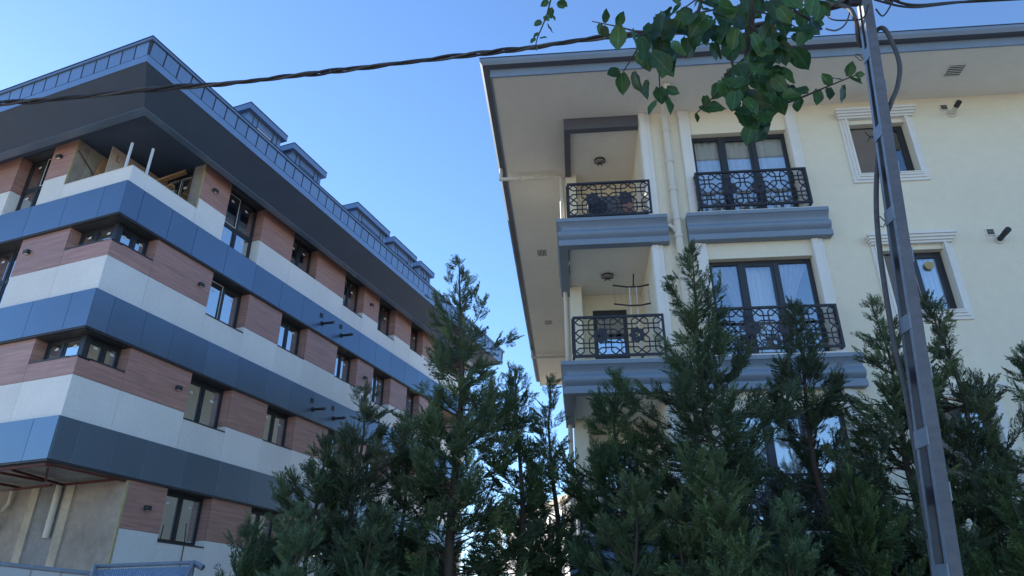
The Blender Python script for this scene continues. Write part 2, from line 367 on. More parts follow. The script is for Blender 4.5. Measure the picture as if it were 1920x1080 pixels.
FD = lambda s, o, z: (2.36 - o, s, z)
mb = MB(FD); mb.box(.50, 1.55, -.03, .03, 12.05, 12.12).box(.50, 1.55, -.03, .03, 13.86, 13.96).box(.50, .58, -.03, .03, 12.12, 13.86).box(1.46, 1.55, -.03, .03, 12.12, 13.86).box(.98, 1.06, -.03, .03, 12.12, 13.86)
dw = mb.build('balcony_door', 'frame', LB)
for a, b in ((.58, .98), (1.06, 1.46)):
    MB(FD).box(a, b, -.005, .005, 12.12, 13.86).build('pane', 'glass_dark', dw)
    MB(FD).box(a, b, .031, .036, 13.84, 13.86).box(b - .02, b, .031, .036, 12.2, 13.84).build('tape_strip', 'tape', dw)
    MB(FD).box(a + .15, a + .27, .007, .009, 13.5, 13.57).build('sticker', 'sticker', dw)
# eave: sloped soffit, dropped strip, fascia, cap; runs round both corners
def sweep(prof, name, m, wend=WE + 3, bend=9.0, closed=True):
    st = [lambda o: (-o, wend), lambda o: (-o, -o), lambda o: (UE + o, -o), lambda o: (UE + o, bend)]
    n = len(prof); vs = [(*g(o), z) for g in st for o, z in prof]; fs = []
    for i in range(len(st) - 1):
        for k in range(n if closed else n - 1): fs.append((i * n + k, i * n + (k + 1) % n, (i + 1) * n + (k + 1) % n, (i + 1) * n + k))
    if closed: fs += [tuple(range(n)), tuple(range((len(st) - 1) * n, len(st) * n))]
    return MB().add(vs, fs).build(name, m, LB)
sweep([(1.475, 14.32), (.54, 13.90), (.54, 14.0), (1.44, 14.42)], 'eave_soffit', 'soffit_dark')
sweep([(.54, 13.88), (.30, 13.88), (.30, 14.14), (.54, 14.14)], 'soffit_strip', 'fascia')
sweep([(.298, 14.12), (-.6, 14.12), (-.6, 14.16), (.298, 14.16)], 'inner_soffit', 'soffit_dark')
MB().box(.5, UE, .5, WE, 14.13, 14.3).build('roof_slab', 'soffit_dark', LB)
sweep([(1.479, 14.310), (1.496, 14.50), (1.42, 14.505), (1.42, 14.33)], 'fascia_strip', 'fascia')
sweep([(1.475, 14.51), (1.505, 14.95), (1.40, 14.95), (1.38, 14.51)], 'fascia_backing', 'seam')
sweep([(1.56, 14.955), (1.56, 15.035), (1.35, 15.06), (1.35, 14.955)], 'eave_cap', 'fascia')
sweep([(1.575, 15.037), (1.575, 15.055), (1.30, 15.085), (1.30, 15.062)], 'cap_edge', 'seam')
def fascia_panel(fm, a, b):
    MB(fm).add([(a, 1.49, 14.525), (b, 1.49, 14.525), (b, 1.518, 14.94), (a, 1.518, 14.94), (a, 1.46, 14.525), (b, 1.46, 14.525), (b, 1.488, 14.94), (a, 1.488, 14.94)],
               [(0, 1, 2, 3), (4, 7, 6, 5), (0, 4, 5, 1), (1, 5, 6, 2), (2, 6, 7, 3), (3, 7, 4, 0)]).build('fascia_panel', 'fascia', LB)
s = -1.47
while s < UE + 1.2:
    fascia_panel(FR, s + .02, s + .435 - .02); s += .4405
s = -1.45
while s < 9.5:
    fascia_panel(FL, s + .02, s + .4555 - .025); s += .4555
# main roof
rv = [(-1.35, -1.35, 15.03), (UE + 1.35, -1.35, 15.03), (UE + 1.35, WE + 1, 15.03), (-1.35, WE + 1, 15.03), (5, 5, 17.2), (UE - 5, 5, 17.2), (UE - 5, WE - 5, 17.2), (5, WE - 5, 17.2)]
MB().add(rv, [(0, 1, 5, 4), (1, 2, 6, 5), (2, 3, 7, 6), (3, 0, 4, 7), (4, 5, 6, 7), (0, 3, 2, 1)]).build('roof', 'fascia', LB)
for a, b, n in ((2.32, 4.10, 1), (4.45, 6.30, 2), (8.30, 10.70, 2), (11.05, 13.0, 2), (13.32, 14.66, 1)):
    of = 1.0
    d = MB(FR); d.box(a + .12, a + .55, of - .12, of, 14.9, 15.98).box(b - .5, b - .12, of - .12, of, 14.9, 15.98).box(a + .55, b - .5, of - .12, of - .0, 15.72, 15.98).box(a + .55, b - .5, of - .12, of, 14.9, 15.12)
    d.box(a + .12, a + .2, -2.5, of - .12, 14.9, 15.98).box(b - .2, b - .12, -2.5, of - .12, 14.9, 15.98)
    dm = d.build('dormer', 'fascia', LB)
    MB(FR).prism([(a, 15.98), (b, 15.98), (b, 16.18), (a, 16.18)], -2.6, of + .14).build('dormer_roof', 'fascia', dm)
    MB(FR).box(a - .01, b + .01, -2.6, of + .155, 16.185, 16.205).build('roof_edge', 'seam', dm)
    for t in (.35, .55): MB(FR).box(a + t - .008, a + t + .008, of + .001, of + .014, 14.9, 15.96).build('seam_rib', 'seam', dm)
    for t in (.5, .3): MB(FR).box(b - t - .008, b - t + .008, of + .001, of + .014, 14.9, 15.96).build('seam_rib', 'seam', dm)
    for t in (-.1, -.6): MB(FR).box(a + .106, a + .119, of + t - .3, of + t - .285, 15.0, 15.96).build('seam_rib', 'seam', dm)
    w0, w1 = a + .57, b - .52; xs = [w0 + (w1 - w0) * i / n for i in range(n + 1)]
    for x0, x1 in zip(xs, xs[1:]):
        mb = MB(FR); y0, y1 = of - .10, of - .03
        mb.box(x0, x1, y0, y1, 15.12, 15.17).box(x0, x1, y0, y1, 15.66, 15.72).box(x0, x0 + .05, y0, y1, 15.17, 15.66).box(x1 - .05, x1, y0, y1, 15.17, 15.66); mb.build('window_frame', 'white_steel' if n == 1 and a < 3 else 'fascia', dm)
        MB(FR).box(x0 + .05, x1 - .05, y0 + .02, y0 + .03, 15.17, 15.66).build('pane', 'glass_dark', dm)
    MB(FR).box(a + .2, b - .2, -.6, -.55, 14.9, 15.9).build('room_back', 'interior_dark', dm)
# wall lamps on the wood panels
for fm, s_, z_ in ((FL, 3.05, 13.62), (FR, 2.72, 13.45), (FL, 3.02, 10.55), (FR, 2.95, 10.42), (FR, 2.95, 7.38), (FR, 2.80, 4.30), (FR, 11.55, 13.48), (FR, 16.6, 13.4), (FR, 11.6, 10.4)):
    l = MB(fm).box(s_ - .085, s_ + .085, .0, .10, z_ - .055, z_ + .06).build('wall_lamp', 'frame', LB, bevel=.012)
    MB(fm).box(s_ - .055, s_ + .055, .02, .08, z_ - .062, z_ - .056).build('lamp_lens', 'sticker', l)
# boiler flues and small vents on the blue bands
for u_, zf, zv in ((8.45, 11.42, 11.62), (9.65, 11.42, 11.66), (8.55, 8.32, 8.52), (9.75, 8.32, 8.58)):
    fl = MB(FR).tube([(u_, BO - .01, zf), (u_, BO + .42, zf - .02)], .045, 12).build('flue_pipe', 'rubber', LB, smooth=False)
    MB(FR).tube([(u_, BO - .0, zf), (u_, BO + .025, zf)], .085, 14).build('flue_collar', 'rubber', fl)
    MB(FR).tube([(u_, BO + .36, zf - .017), (u_, BO + .5, zf - .024)], .052, 12).build('flue_tip', 'seam', fl)
    v = MB(FR).box(u_ - .16, u_ - .02, BO - .001, BO + .02, zv, zv + .16).build('wall_vent', 'frame', LB)
    for k in range(3): MB(FR).box(u_ - .15, u_ - .03, BO + .0205, BO + .028, zv + .03 + k * .045, zv + .044 + k * .045).build('slat', 'frame', v)
# bare ground-floor corner: entrance recess with raw wall, column strips, drain pipe, red steel frame
XW = 2.10
def strip(y0, y1, m, pr, name): return MB().box(XW - pr, XW + .25, y0, y1, 0, 4.86).build(name, m, LB)
strip(.035, 1.66, 'concrete', .0, 'raw_wall'); strip(1.66, 1.95, 'concrete_pale', .05, 'pilaster'); strip(1.95, 2.87, 'concrete_grey', .01, 'column')
strip(2.87, 3.14, 'concrete_pale', .06, 'pilaster'); strip(3.14, 8.0, 'concrete', .0, 'raw_wall')
MB().box(.0, UE, .0, 8, 4.87, 4.93).build('slab_underside', 'concrete_grey', LB)
dp = MB().tube([(2.0, 2.12, 4.86), (2.0, 2.12, 3.62)], .075, 14).build('drain_pipe', 'pipe_cream', LB)
for z in (3.98, 4.6): MB().tube([(2.0, 2.12, z), (2.0, 2.12, z + .05)], .085, 14).build('pipe_collar', 'pipe_cream', dp)
for p, q in (((.03, .03, 4.82), (2.05, .03, 4.82)), ((.03, .03, 4.81), (.03, 5, 4.81)), ((1.72, .06, 4.79), (1.75, 1.70, 4.79)), ((.06, 1.13, 4.78), (1.75, 1.66, 4.78)), ((1.40, 1.60, 4.72), (1.50, 3.0, 4.72)), ((.06, 1.5, 4.75), (1.1, 1.47, 4.75)), ((.06, 2.9, 4.78), (1.6, 2.95, 4.78)), ((.09, .05, 4.80), (1.12, 1.45, 4.77))):
    MB().bar(p, q, .05, .05, (0, 0, 1)).build('steel_angle', 'red_steel', LB)
MB().tube([(1.98, 3.75, 4.80), (1.98, 3.75, 4.5), (1.9, 3.85, 4.3)], .05, 10).build('drain_pipe', 'pipe_cream', LB)
# site clutter on the building
Lm = Matrix.Translation((-9.902, 15.032, 0)) @ Matrix.Rotation(R(68.7), 4, 'Z')
def LW(x, y, z): return tuple(Lm @ Vector((x, y, z)))
for i, (x, y, lab) in enumerate(((.10, .42, 'white metal post rising from the loggia parapet, left of the corner'), (.50, .10, 'white metal post rising from the loggia parapet, right of the corner'))):
    tag(MB().box(-.025, .025, -.025, .025, -.3, .62).build('metal_post', 'white_steel'), lab, 'post', 'posts on the loggia parapet')
    o = bpy.data.objects['metal_post' if i == 0 else 'metal_post.001']; o.location = LW(x, y, 12.85); o.rotation_euler = (0, 0, R(68.7))
def board(name, m, p, size, rot, lab, cat, marks=False):
    sx, sy, sz = size
    o = tag(MB().box(-sx / 2, sx / 2, -sy / 2, sy / 2, -sz / 2, sz / 2).build(name, m), lab, cat); o.location = LW(*p); o.rotation_euler = rot
    if marks:
        b = MB()
        for i in range(5):
            a = -sx * .38 + i * sx * .18; b.box(a, a + .03, .62, .82, sz / 2 + .001, sz / 2 + .003); b.box(a + .031, a + .12, .62, .65, sz / 2 + .001, sz / 2 + .003)
        b.build('stencil_mark', 'print_red', o)
    return o
board('plywood_sheet', 'osb', (1.37, 1.80, 13.04), (1.70, 2.02, .018), (R(90), 0, R(68.7)), 'stencilled plywood sheet standing inside the top corner loggia', 'plywood', True)
board('plywood_sheet', 'timber', (.98, 2.12, 12.88), (1.05, 1.70, .018), (R(84), R(12), R(68.7 - 8)), 'rough brown formwork sheet tucked behind the stencilled plywood', 'plywood')
for p, q, lab in (((1.75, 1.62, 13.45), (2.18, .70, 13.98), 'orange timber plank jutting up beside the loggia door'), ((1.95, 1.70, 13.3), (2.12, 1.0, 13.52), 'short thick timber offcut below the orange plank')):
    tag(MB().bar(LW(*p), LW(*q), .16, .06, (0, 0, 1)).build('timber_plank', 'timber'), lab, 'plank')
tag(MB().tube([LW(.05, 2.46, 13.75), LW(.55, 2.49, 13.45), LW(1.0, 2.47, 13.0), LW(1.25, 2.45, 12.65)], .012, 6).build('loose_cable', 'rubber'), 'thin black cable drooping across the raw loggia wall', 'cable')
tag(MB().tube([LW(4.1, -.05, 4.1), LW(4.12, -.09, 3.6), LW(4.14, -.07, 2.95), LW(4.2, -.06, .05)], .014, 6).build('hanging_cable', 'rubber'), 'thin black cable hanging below the ground-floor window', 'cable')
hs = [LW(1.80 - .10 * math.cos(t * .9), 3.98 + (.20 + .05 * math.sin(t * 2.3)) * math.sin(t), 4.22 + (.30 + .05 * math.sin(t * 1.7)) * math.cos(t)) for t in np.linspace(0, 9, 40)]
tag(MB().tube(hs + [LW(1.8, 4.1, 3.2), LW(1.8, 4.15, .06)], .045, 8).build('hose_coil', 'hose', smooth=True), 'coiled dirty beige hose hanging at the left frame edge', 'hose')

# ================================================================== RIGHT BUILDING (local x along front, y inward)
RB = thing('apartment_house', 'cream stucco house with deep eaves, slate-grey cornices and lattice railings', 'building', (2.742, 12.093, 0), R(-5))
FF = lambda s, o, z: (s, -o, z)
FLOORS = [0, -3.03, -6.06]          # top, second, first storey offsets
BIG = [(1.08, 3.05, 9.13 + d, 11.14 + d) for d in FLOORS] + [(1.08, 3.05, .8, 2.1)]
SML = [(4.31, 5.47, 9.85 + d, 11.17 + d) for d in FLOORS] + [(4.31, 5.47, .9, 2.1)]
mb = MB(FF); grid_wall(mb, 0, 15, 0, 11.9, -.28, 0, BIG + SML); mb.build('wall', 'cream', RB)
MB().box(-1.62, -1.36, 2.3, 18.5, 0, 11.9).build('side_wall', 'cream', RB); MB().box(-1.35, 15, 18.2, 18.5, 0, 11.9).build('rear_wall', 'cream', RB); MB().box(14.7, 15, .29, 18.2, 0, 11.9).build('side_wall', 'cream', RB)
MB().box(.0, .2, .281, 2.3, 0, 11.9).build('balcony_wall', 'cream', RB)
for z in (2.6, 5.65, 8.68, 11.72): MB().box(.21, 14.6, .29, 18.1, z - .2, z).build('floor_slab', 'interior', RB)
MB().box(.3, 14.5, 4.6, 4.7, .0, 11.5).build('inner_wall', 'interior', RB)
# balconies at the left corner
for i, d in enumerate(FLOORS):
    zf = 9.04 + d
    MB().box(-1.60, -.001, .04, 2.29, zf - .52, zf).build('balcony_slab', 'soffit_cream', RB)
    bw = MB(lambda s, o, z: (s, 2.3 - o, z)); grid_wall(bw, -1.36, .0, zf, zf + 2.6, -.2, 0, [(-1.12, -.36, zf, zf + 2.13)]); bw.build('balcony_wall', 'cream', RB)
    MB().box(-1.615, -1.36, 1.78, 2.29, zf, zf + 2.5).build('balcony_pier', 'cream', RB)
    fd = lambda s, o, z: (s, 2.36 - o, z)
    dr = MB(fd).box(-1.12, -1.03, -.03, .03, zf, zf + 2.13).box(-.45, -.36, -.03, .03, zf, zf + 2.13).box(-1.03, -.45, -.03, .03, zf + 2.02, zf + 2.13).box(-1.03, -.45, -.03, .03, zf, zf + .12).box(-1.03, -.45, -.03, .03, zf + .95, zf + 1.03).build('balcony_door', 'frame', RB)
    MB(fd).box(-1.03, -.45, -.005, .005, zf + .12, zf + .95).build('pane', 'glass_clear', dr); MB(fd).box(-1.03, -.45, -.005, .005, zf + 1.03, zf + 2.02).build('pane', 'glass_dark', dr)
    zc = 11.52 + d
    lm = MB().tube([(-.80, 1.28, zc + (.18 if i == 0 else 0)), (-.80, 1.28, zc - .02)], .13, 20).build('ceiling_lamp', 'frame', RB)
    MB().tube([(-.80, 1.28, zc - .021), (-.80, 1.28, zc - .05), (-.80, 1.28, zc - .065)], [.115, .095, .05], 18).build('lamp_globe', 'interior', lm)
    for a in range(3):
        t = a * math.pi / 3; MB().bar((-.80 - .12 * math.cos(t), 1.28 - .12 * math.sin(t), zc - .066 - .003 * a), (-.80 + .12 * math.cos(t), 1.28 + .12 * math.sin(t), zc - .066 - .003 * a), .012, .012, (0, 0, 1)).build('lamp_guard', 'frame', lm)
MB().box(-1.60, .199, .02, 2.29, 11.54, 11.70).build('balcony_ceiling', 'soffit_cream', RB)
MB(FF).box(-1.615, -.002, -.14, .012, 11.45, 11.745).build('balcony_beam', 'beam_dark', RB); MB().box(-1.615, -1.48, .14, 1.78, 11.45, 11.745).build('balcony_beam', 'beam_dark', RB)
# moulded cornices
prof = [(.0, 9.06), (.225, 9.06), (.225, 8.985), (.205, 8.975)]
prof += [(.205 - .085 * math.sin(t * math.pi / 2), 8.975 - .135 * t) for t in (.15, .35, .55, .75, .9, 1.0)]                     # cove
prof += [(.125 + .085 * math.sin(t * math.pi), 8.83 - .225 * t) for t in (.0, .1, .2, .32, .45, .58, .7, .82, .92, 1.0)]           # roll
prof += [(.15, 8.60), (.15, 8.575), (.185, 8.565), (.185, 8.455), (.0, 8.455)]
def cornice(s0, s1, d, left_return=0.0):
    vs = []; n = len(prof)
    if left_return: st = [(lambda o: (s0 - o, left_return)), (lambda o: (s0 - o, -o)), (lambda o: (s1, -o))]
    else: st = [(lambda o: (s0, -o)), (lambda o: (s1, -o))]
    vs = [(*g(o), z + d) for g in st for o, z in prof]; m = len(st)
    fs = [(i * n + k, i * n + k + 1, (i + 1) * n + k + 1, (i + 1) * n + k) for i in range(m - 1) for k in range(n - 1)] + [tuple(range(n)), tuple(range((m - 1) * n, m * n))]
    return MB().add(vs, fs).build('cornice', 'cornice', RB)
for d in FLOORS:
    cornice(-1.62, .36, d, 2.2); cornice(.74, 3.46, d)
    MB(FF).box(-1.6, .12, .0, .13, 9.064 + d, 9.10 + d).build('sill_slab', 'trim', RB); MB(FF).box(.98, 3.24, .0, .17, 9.064 + d, 9.105 + d).build('sill_slab', 'trim', RB)
# pilasters: two steps each
def pil(s0, s1, z0, z1):
    p = MB(FF).box(s0, s1, .0, .05, z0, z1).build('pilaster', 'trim', RB)
    MB(FF).box(s0 + .012, s0 + (s1 - s0) * .62, .0505, .075, z0, z1).build('pilaster_strip', 'trim', p)
for d, zt in ((0, 11.74), (-3.03, 8.445), (-6.06, 5.415)):
    for a, b in ((.01, .23), (.84, 1.07), (3.06, 3.28)): pil(a, b, 9.11 + d if a > .5 else 9.065 + d, zt)
# windows with frames, panes; curtains are separate things
def rb_window(s0, s1, z0, z1, mull, rec=.14, glassname='glass_clear', sash_mid=False):
    mb = MB(FF); fw = .06; y0, y1 = -rec - .07, -rec
    mb.box(s0, s1, y0, y1, z0, z0 + fw).box(s0, s1, y0, y1, z1 - fw, z1).box(s0, s0 + fw, y0, y1, z0 + fw, z1 - fw).box(s1 - fw, s1, y0, y1, z0 + fw, z1 - fw)
    ms = [s0 + (s1 - s0) * t for t in mull]
    for x in ms: mb.box(x - .045, x + .045, y0, y1 + .012, z0 + fw, z1 - fw)
    wn = mb.build('window', 'frame', RB); xs = [s0 + fw] + ms + [s1 - fw]
    for i in range(len(xs) - 1):
        p0 = xs[i] + (.045 if i else 0); p1 = xs[i + 1] - (.045 if i < len(xs) - 2 else 0); sw = .05 if (i == 1 or len(xs) == 3) else .015
        mb = MB(FF); ya, yb = y0 + .01, y1 - .004; q0, q1 = z0 + fw, z1 - fw
        mb.box(p0, p1, ya, yb, q0, q0 + sw).box(p0, p1, ya, yb, q1 - sw, q1).box(p0, p0 + sw, ya, yb, q0 + sw, q1 - sw).box(p1 - sw, p1, ya, yb, q0 + sw, q1 - sw)
        mb.build('sash', 'frame', wn); MB(FF).box(p0 + sw, p1 - sw, y0 + .03, y0 + .038, q0 + sw, q1 - sw).build('pane', glassname, wn)
    return wn
for q in BIG: rb_window(*q, (.315, .655))
for q in SML:
    wn = rb_window(*q, (.52,)); xa, xb = q[0] + .05, q[0] + (q[1] - q[0]) * .52 - .02     # insect screen over the left half
    MB(FF).box(xa, xb, -.136, -.130, q[2] + .045, q[3] - .045).build('insect_screen', 'screen', wn)
    MB(FF).box(xa - .012, xa, -.138, -.126, q[2] + .03, q[3] - .03).box(xb, xb + .012, -.138, -.126, q[2] + .03, q[3] - .03).build('screen_frame', 'blind', wn)
Rm = Matrix.Translation((2.742, 12.093, 0)) @ Matrix.Rotation(R(-5), 4, 'Z')
def RW(x, y, z): return tuple(Rm @ Vector((x, y, z)))
def curtain(s0, s1, z0, z1, y, lab, m='curtain', waves=14, amp=.03, tie=None, grp=None):
    """hanging folds; tie=(side, height) gathers the cloth to one side"""
    nx, nz = 96, 14; vs = []; fs = []; rn = random.Random(hash((round(s0 * 100), round(z0 * 100))) % 1000)
    ph = [rn.uniform(0, 6.3) for _ in range(4)]
    for j in range(nz + 1):
        z = z1 + (z0 - z1) * j / nz
        for i in range(nx + 1):
            t = i / nx; tt = t
            if tie:
                k = max(0.0, 1 - abs((z - tie[1]) / (z1 - tie[1])) ** 1.6) if z > tie[1] else max(.55, 1 - (tie[1] - z) * .6)
                g = 1 - .72 * k; tt = t * g if tie[0] == 0 else 1 - (1 - t) * g
            x = s0 + (s1 - s0) * tt
            yy = amp * (math.sin(t * waves * 6.283 + ph[0] + .5 * math.sin(j * .4)) + .5 * math.sin(t * waves * 2.3 * 6.283 + ph[1]) + .6 * math.sin(t * 5 + ph[2]))
            vs.append((x, y + yy, z))
    for j in range(nz):
        for i in range(nx): a = j * (nx + 1) + i; fs.append((a, a + 1, a + nx + 2, a + nx + 1))
    o = MB(lambda a, b, c: RW(a, b, c)).add(vs, fs).build('curtain', m, smooth=True)
    md = o.modifiers.new('cloth', 'SOLIDIFY'); md.thickness = .003
    return tag(o, lab, 'curtain', grp)
curtain(1.10, 3.03, 9.15, 11.1, .27, 'white curtain filling the top-storey French window', waves=12)
curtain(1.10, 1.74, 6.12, 8.07, .27, 'sheer curtain tied back in the left light of the second-storey French window', 'curtain_pink', 5, tie=(1, 6.9))
curtain(1.60, 2.55, 6.12, 8.07, .31, 'white curtain hanging in the middle of the second-storey French window', waves=7)
curtain(2.42, 3.03, 6.12, 8.07, .27, 'sheer curtain tied back in the right light of the second-storey French window', 'curtain_pink', 5, tie=(0, 6.9))
curtain(4.86, 5.46, 9.87, 11.14, .27, 'white curtain in the right half of the top small window', waves=6)
curtain(4.86, 5.46, 6.84, 8.11, .27, 'white curtain behind the round yellow disc in the second small window', waves=6)
curtain(1.10, 3.03, 3.1, 5.05, .27, 'white curtain in the first-storey window behind the cypresses', waves=12)
d8 = MB(lambda a, b, c: RW(a, b, c)).tube([(5.20, .125, 7.86), (5.20, .137, 7.86)], .085, 24).build('round_disc', 'gold'); tag(d8, 'round yellow disc stuck on the pane of the second small window', 'disc')
# small-window surrounds: stepped architrave and crown
for q in SML[:3]:
    a, b, z0, z1 = q; sr = None
    for k, (wd, pr) in enumerate(((.155, .035), (.095, .06), (.04, .085))):
        mb = MB(FF); i0 = .0
        mb.box(a - wd, a - (0 if k == 2 else (.0955 if k == 0 else .0405)), .0, pr, z0 - wd, z1 + .1).box(b + (0 if k == 2 else (.0955 if k == 0 else .0405)), b + wd, .0, pr, z0 - wd, z1 + .1)
        lo = z0 - wd; hi = z0 - (0 if k == 2 else (.0955 if k == 0 else .0405)); mb.box(a - (0 if k == 2 else (.0955 if k == 0 else .0405)), b + (0 if k == 2 else (.0955 if k == 0 else .0405)), .0, pr, lo, hi)
        o = mb.build('window_surround' if k == 0 else 'moulding', 'trim', sr or RB); sr = sr or o
    for zz, h, pr, ex in ((z1 + .101, .045, .09, .165), (z1 + .147, .05, .125, .19), (z1 + .198, .05, .16, .215), (z1 + .249, .055, .19, .235)):
        MB(FF).box(a - ex, b + ex, .0, pr, zz, zz + h).build('moulding', 'trim', sr)
    MB(FF).box(a - .02, b + .02, -.14, .10, z0 - .001, z0 + .025).build('window_sill', 'trim', sr)
# lattice railings
def lattice_segs(w_, h_):
    nz = 2; t = h_ / nz; nx = max(1, round(w_ / t)); tx = w_ / nx; a, b = .13, .33; seg = []
    def L(p, q): seg.append((p, q))
    for i in range(-1, nx + 1):
        for j in range(-1, nz + 1):
            cx, cz = i + .5, j + .5
            if (i + j) % 1 == 0:
                for s_ in (-a, a):
                    L((cx + s_, cz - b), (cx + s_, cz + b)); L((cx - b, cz + s_), (cx + b, cz + s_))
                L((cx + a, cz + b), (cx + 1 - b, cz + 1 - a)); L((cx + b, cz + a), (cx + 1 - a, cz + 1 - b))
                L((cx - a, cz + b), (cx - 1 + b, cz + 1 - a)); L((cx - b, cz + a), (cx - 1 + a, cz + 1 - b))
    out = []
    for (x0, z0), (x1, z1) in seg:                      # clip to the panel
        p = [x0 * tx, z0 * t]; q = [x1 * tx, z1 * t]; ok = True
        for ax, mx in ((0, w_), (1, h_)):
            for lim, sg in ((0, 1), (mx, -1)):
                dp, dq = (p[ax] - lim) * sg, (q[ax] - lim) * sg
                if dp < 0 and dq < 0: ok = False; break
                if dp < 0 or dq < 0:
                    k = dp / (dp - dq); c = [p[0] + (q[0] - p[0]) * k, p[1] + (q[1] - p[1]) * k]
                    if dp < 0: p = c
                    else: q = c
            if not ok: break
        if ok and math.hypot(p[0] - q[0], p[1] - q[1]) > .01: out.append((p, q))
    return out
def star(mb, cx, cz, r, y):
    pts = []
    for k in range(16): t = k * math.pi / 8; rr = r if k % 2 == 0 else r * .74; pts.append((cx + rr * math.cos(t), cz + rr * math.sin(t)))
    inn = [(cx + r * .27 * math.cos(k * math.pi / 8), cz + r * .27 * math.sin(k * math.pi / 8)) for k in range(16)]
    vs = [(x, y - .006, z) for x, z in pts + inn] + [(x, y + .006, z) for x, z in pts + inn]; fs = []
    for k in range(16):
        n = (k + 1) % 16; fs += [(k, n, 16 + n, 16 + k), (32 + k, 48 + k, 48 + n, 32 + n), (k, 32 + k, 32 + n, n), (16 + k, 16 + n, 48 + n, 48 + k)]
    mb.add(vs, fs)
def railing(s0, s1, z0, z1, o, stars, ret=0.0, balcony=False):
    mb = MB(FF); e = .045
    mb.box(s0, s1, o - .02, o + .02, z1 - e, z1).box(s0, s1, o - .02, o + .02, z0, z0 + e).box(s0, s0 + e, o - .019, o + .019, z0 + e, z1 - e).box(s1 - e, s1, o - .019, o + .019, z0 + e, z1 - e)
    for x in (s0 + (s1 - s0) * .28, s0 + (s1 - s0) * .72): mb.box(x, x + .05, o - .015, o + .015, z0 - .06, z0 + .001)
    if ret:
        for x in (s0, s1 - .04):
            mb.box(x, x + .04, o - ret, o - .0205, z1 - e, z1).box(x, x + .04, o - ret, o - .0205, z0, z0 + e); mb.box(x, x + .04, o - ret, o - ret + .035, z0 + e, z1 - e)
    rl = mb.build('railing', 'iron', RB); mb = MB(FF)
    for p, q in lattice_segs(s1 - s0 - 2 * e, z1 - z0 - 2 * e):
        mb.bar((s0 + e + p[0], o, z0 + e + p[1]), (s0 + e + q[0], o, z0 + e + q[1]), .023, .014, (0, 1, 0))
    if ret:
        for x in (s0 + .02, s1 - .02):
            for p, q in lattice_segs(ret - .055, z1 - z0 - 2 * e): mb.bar((x, o - ret + .035 + p[0], z0 + e + p[1]), (x, o - ret + .035 + q[0], z0 + e + q[1]), .023, .014, (1, 0, 0))
    mb.build('lattice', 'iron', rl)
    for t in stars:
        mb = MB(FF); star(mb, s0 + (s1 - s0) * t, (z0 + z1) / 2, .17, o + .012); mb.build('rosette', 'iron', rl)
    return rl
for d in FLOORS:
    railing(1.0, 3.20, 9.17 + d, 10.01 + d, .20, (.30, .56), ret=.20)
    railing(-1.60, .10, 9.17 + d, 9.99 + d, .07, (.30, .70))
    fs_ = lambda s, o, z: (-1.60 - o, s, z)
    mb = MB(fs_); mb.box(.0, 1.78, -.02, .02, 9.945 + d, 9.985 + d).box(.0, 1.78, -.02, .02, 9.17 + d, 9.21 + d)
    sr = mb.build('side_railing', 'iron', RB); mb = MB(fs_)
    for p, q in lattice_segs(1.72, .73): mb.bar((.03 + p[0], 0, 9.21 + d + p[1]), (.03 + q[0], 0, 9.21 + d + q[1]), .023, .014, (0, 1, 0))
    mb.build('lattice', 'iron', sr)
# eaves: soffit, fascia, gutter round the front and left sides
def rsweep(pr, name, m, closed=True, smooth=False):
    st = [lambda o: (15, -o), lambda o: (-1.62 - o, -o), lambda o: (-1.62 - o, 18.55)]; n = len(pr)
    vs = [(*g(o), z) for g in st for o, z in pr]; fs = [(i * n + k, i * n + (k + 1) % n, (i + 1) * n + (k + 1) % n, (i + 1) * n + k) for i in range(2) for k in range(n)]
    fs += [tuple(range(n)), tuple(range(2 * n, 3 * n))]
    return MB().add(vs, fs).build(name, m, RB)
rsweep([(1.42, 11.75), (-.02, 11.75), (-.02, 11.86), (1.42, 11.86)], 'eave_soffit', 'soffit_cream')
rsweep([(1.421, 11.735), (1.455, 11.735), (1.455, 11.95), (1.421, 11.95)], 'fascia_board', 'cornice')
rsweep([(1.456, 11.93), (1.60, 11.93), (1.60, 11.955), (1.456, 11.955)], 'gutter_base', 'beam_dark')
rsweep([(1.601, 11.925), (1.65, 11.99), (1.65, 12.06), (1.60, 12.06)], 'gutter', 'cornice')
rsweep([(1.655, 12.065), (1.655, 12.085), (1.40, 12.10), (1.40, 12.065)], 'gutter_lip', 'seam')
rr = [(-3.15, -1.5, 12.06), (15, -1.5, 12.06), (15, 18.6, 12.06), (-3.15, 18.6, 12.06), (3, 5, 14.2), (15, 5, 14.2), (15, 12, 14.2), (3, 12, 14.2)]
MB().add(rr, [(0, 1, 5, 4), (1, 2, 6, 5), (2, 3, 7, 6), (3, 0, 4, 7), (4, 5, 6, 7), (0, 3, 2, 1)]).build('roof', 'roof_tile', RB)
def soffit_vent(x, y, wx, wy):
    v = MB().box(x - wx / 2 - .03, x + wx / 2 + .03, y - wy / 2 - .03, y + wy / 2 + .03, 11.738, 11.7495).build('soffit_vent', 'trim', RB)
    MB().box(x - wx / 2, x + wx / 2, y - wy / 2, y + wy / 2, 11.736, 11.7375).build('vent_opening', 'seam', v)
    n = 6
    for k in range(n):
        if wx > .29: yy = y - wy / 2 + (k + .5) * wy / n; MB().box(x - wx / 2, x + wx / 2, yy - .006, yy + .006, 11.728, 11.7355).build('slat', 'trim', v)
        else: xx = x - wx / 2 + (k + .5) * wx / n; MB().box(xx - .006, xx + .006, y - wy / 2, y + wy / 2, 11.728, 11.7355).build('slat', 'trim', v)
soffit_vent(6.26, -.82, .30, .30); soffit_vent(-2.38, 6.0, .26, .36); soffit_vent(-2.40, 11.25, .26, .36)
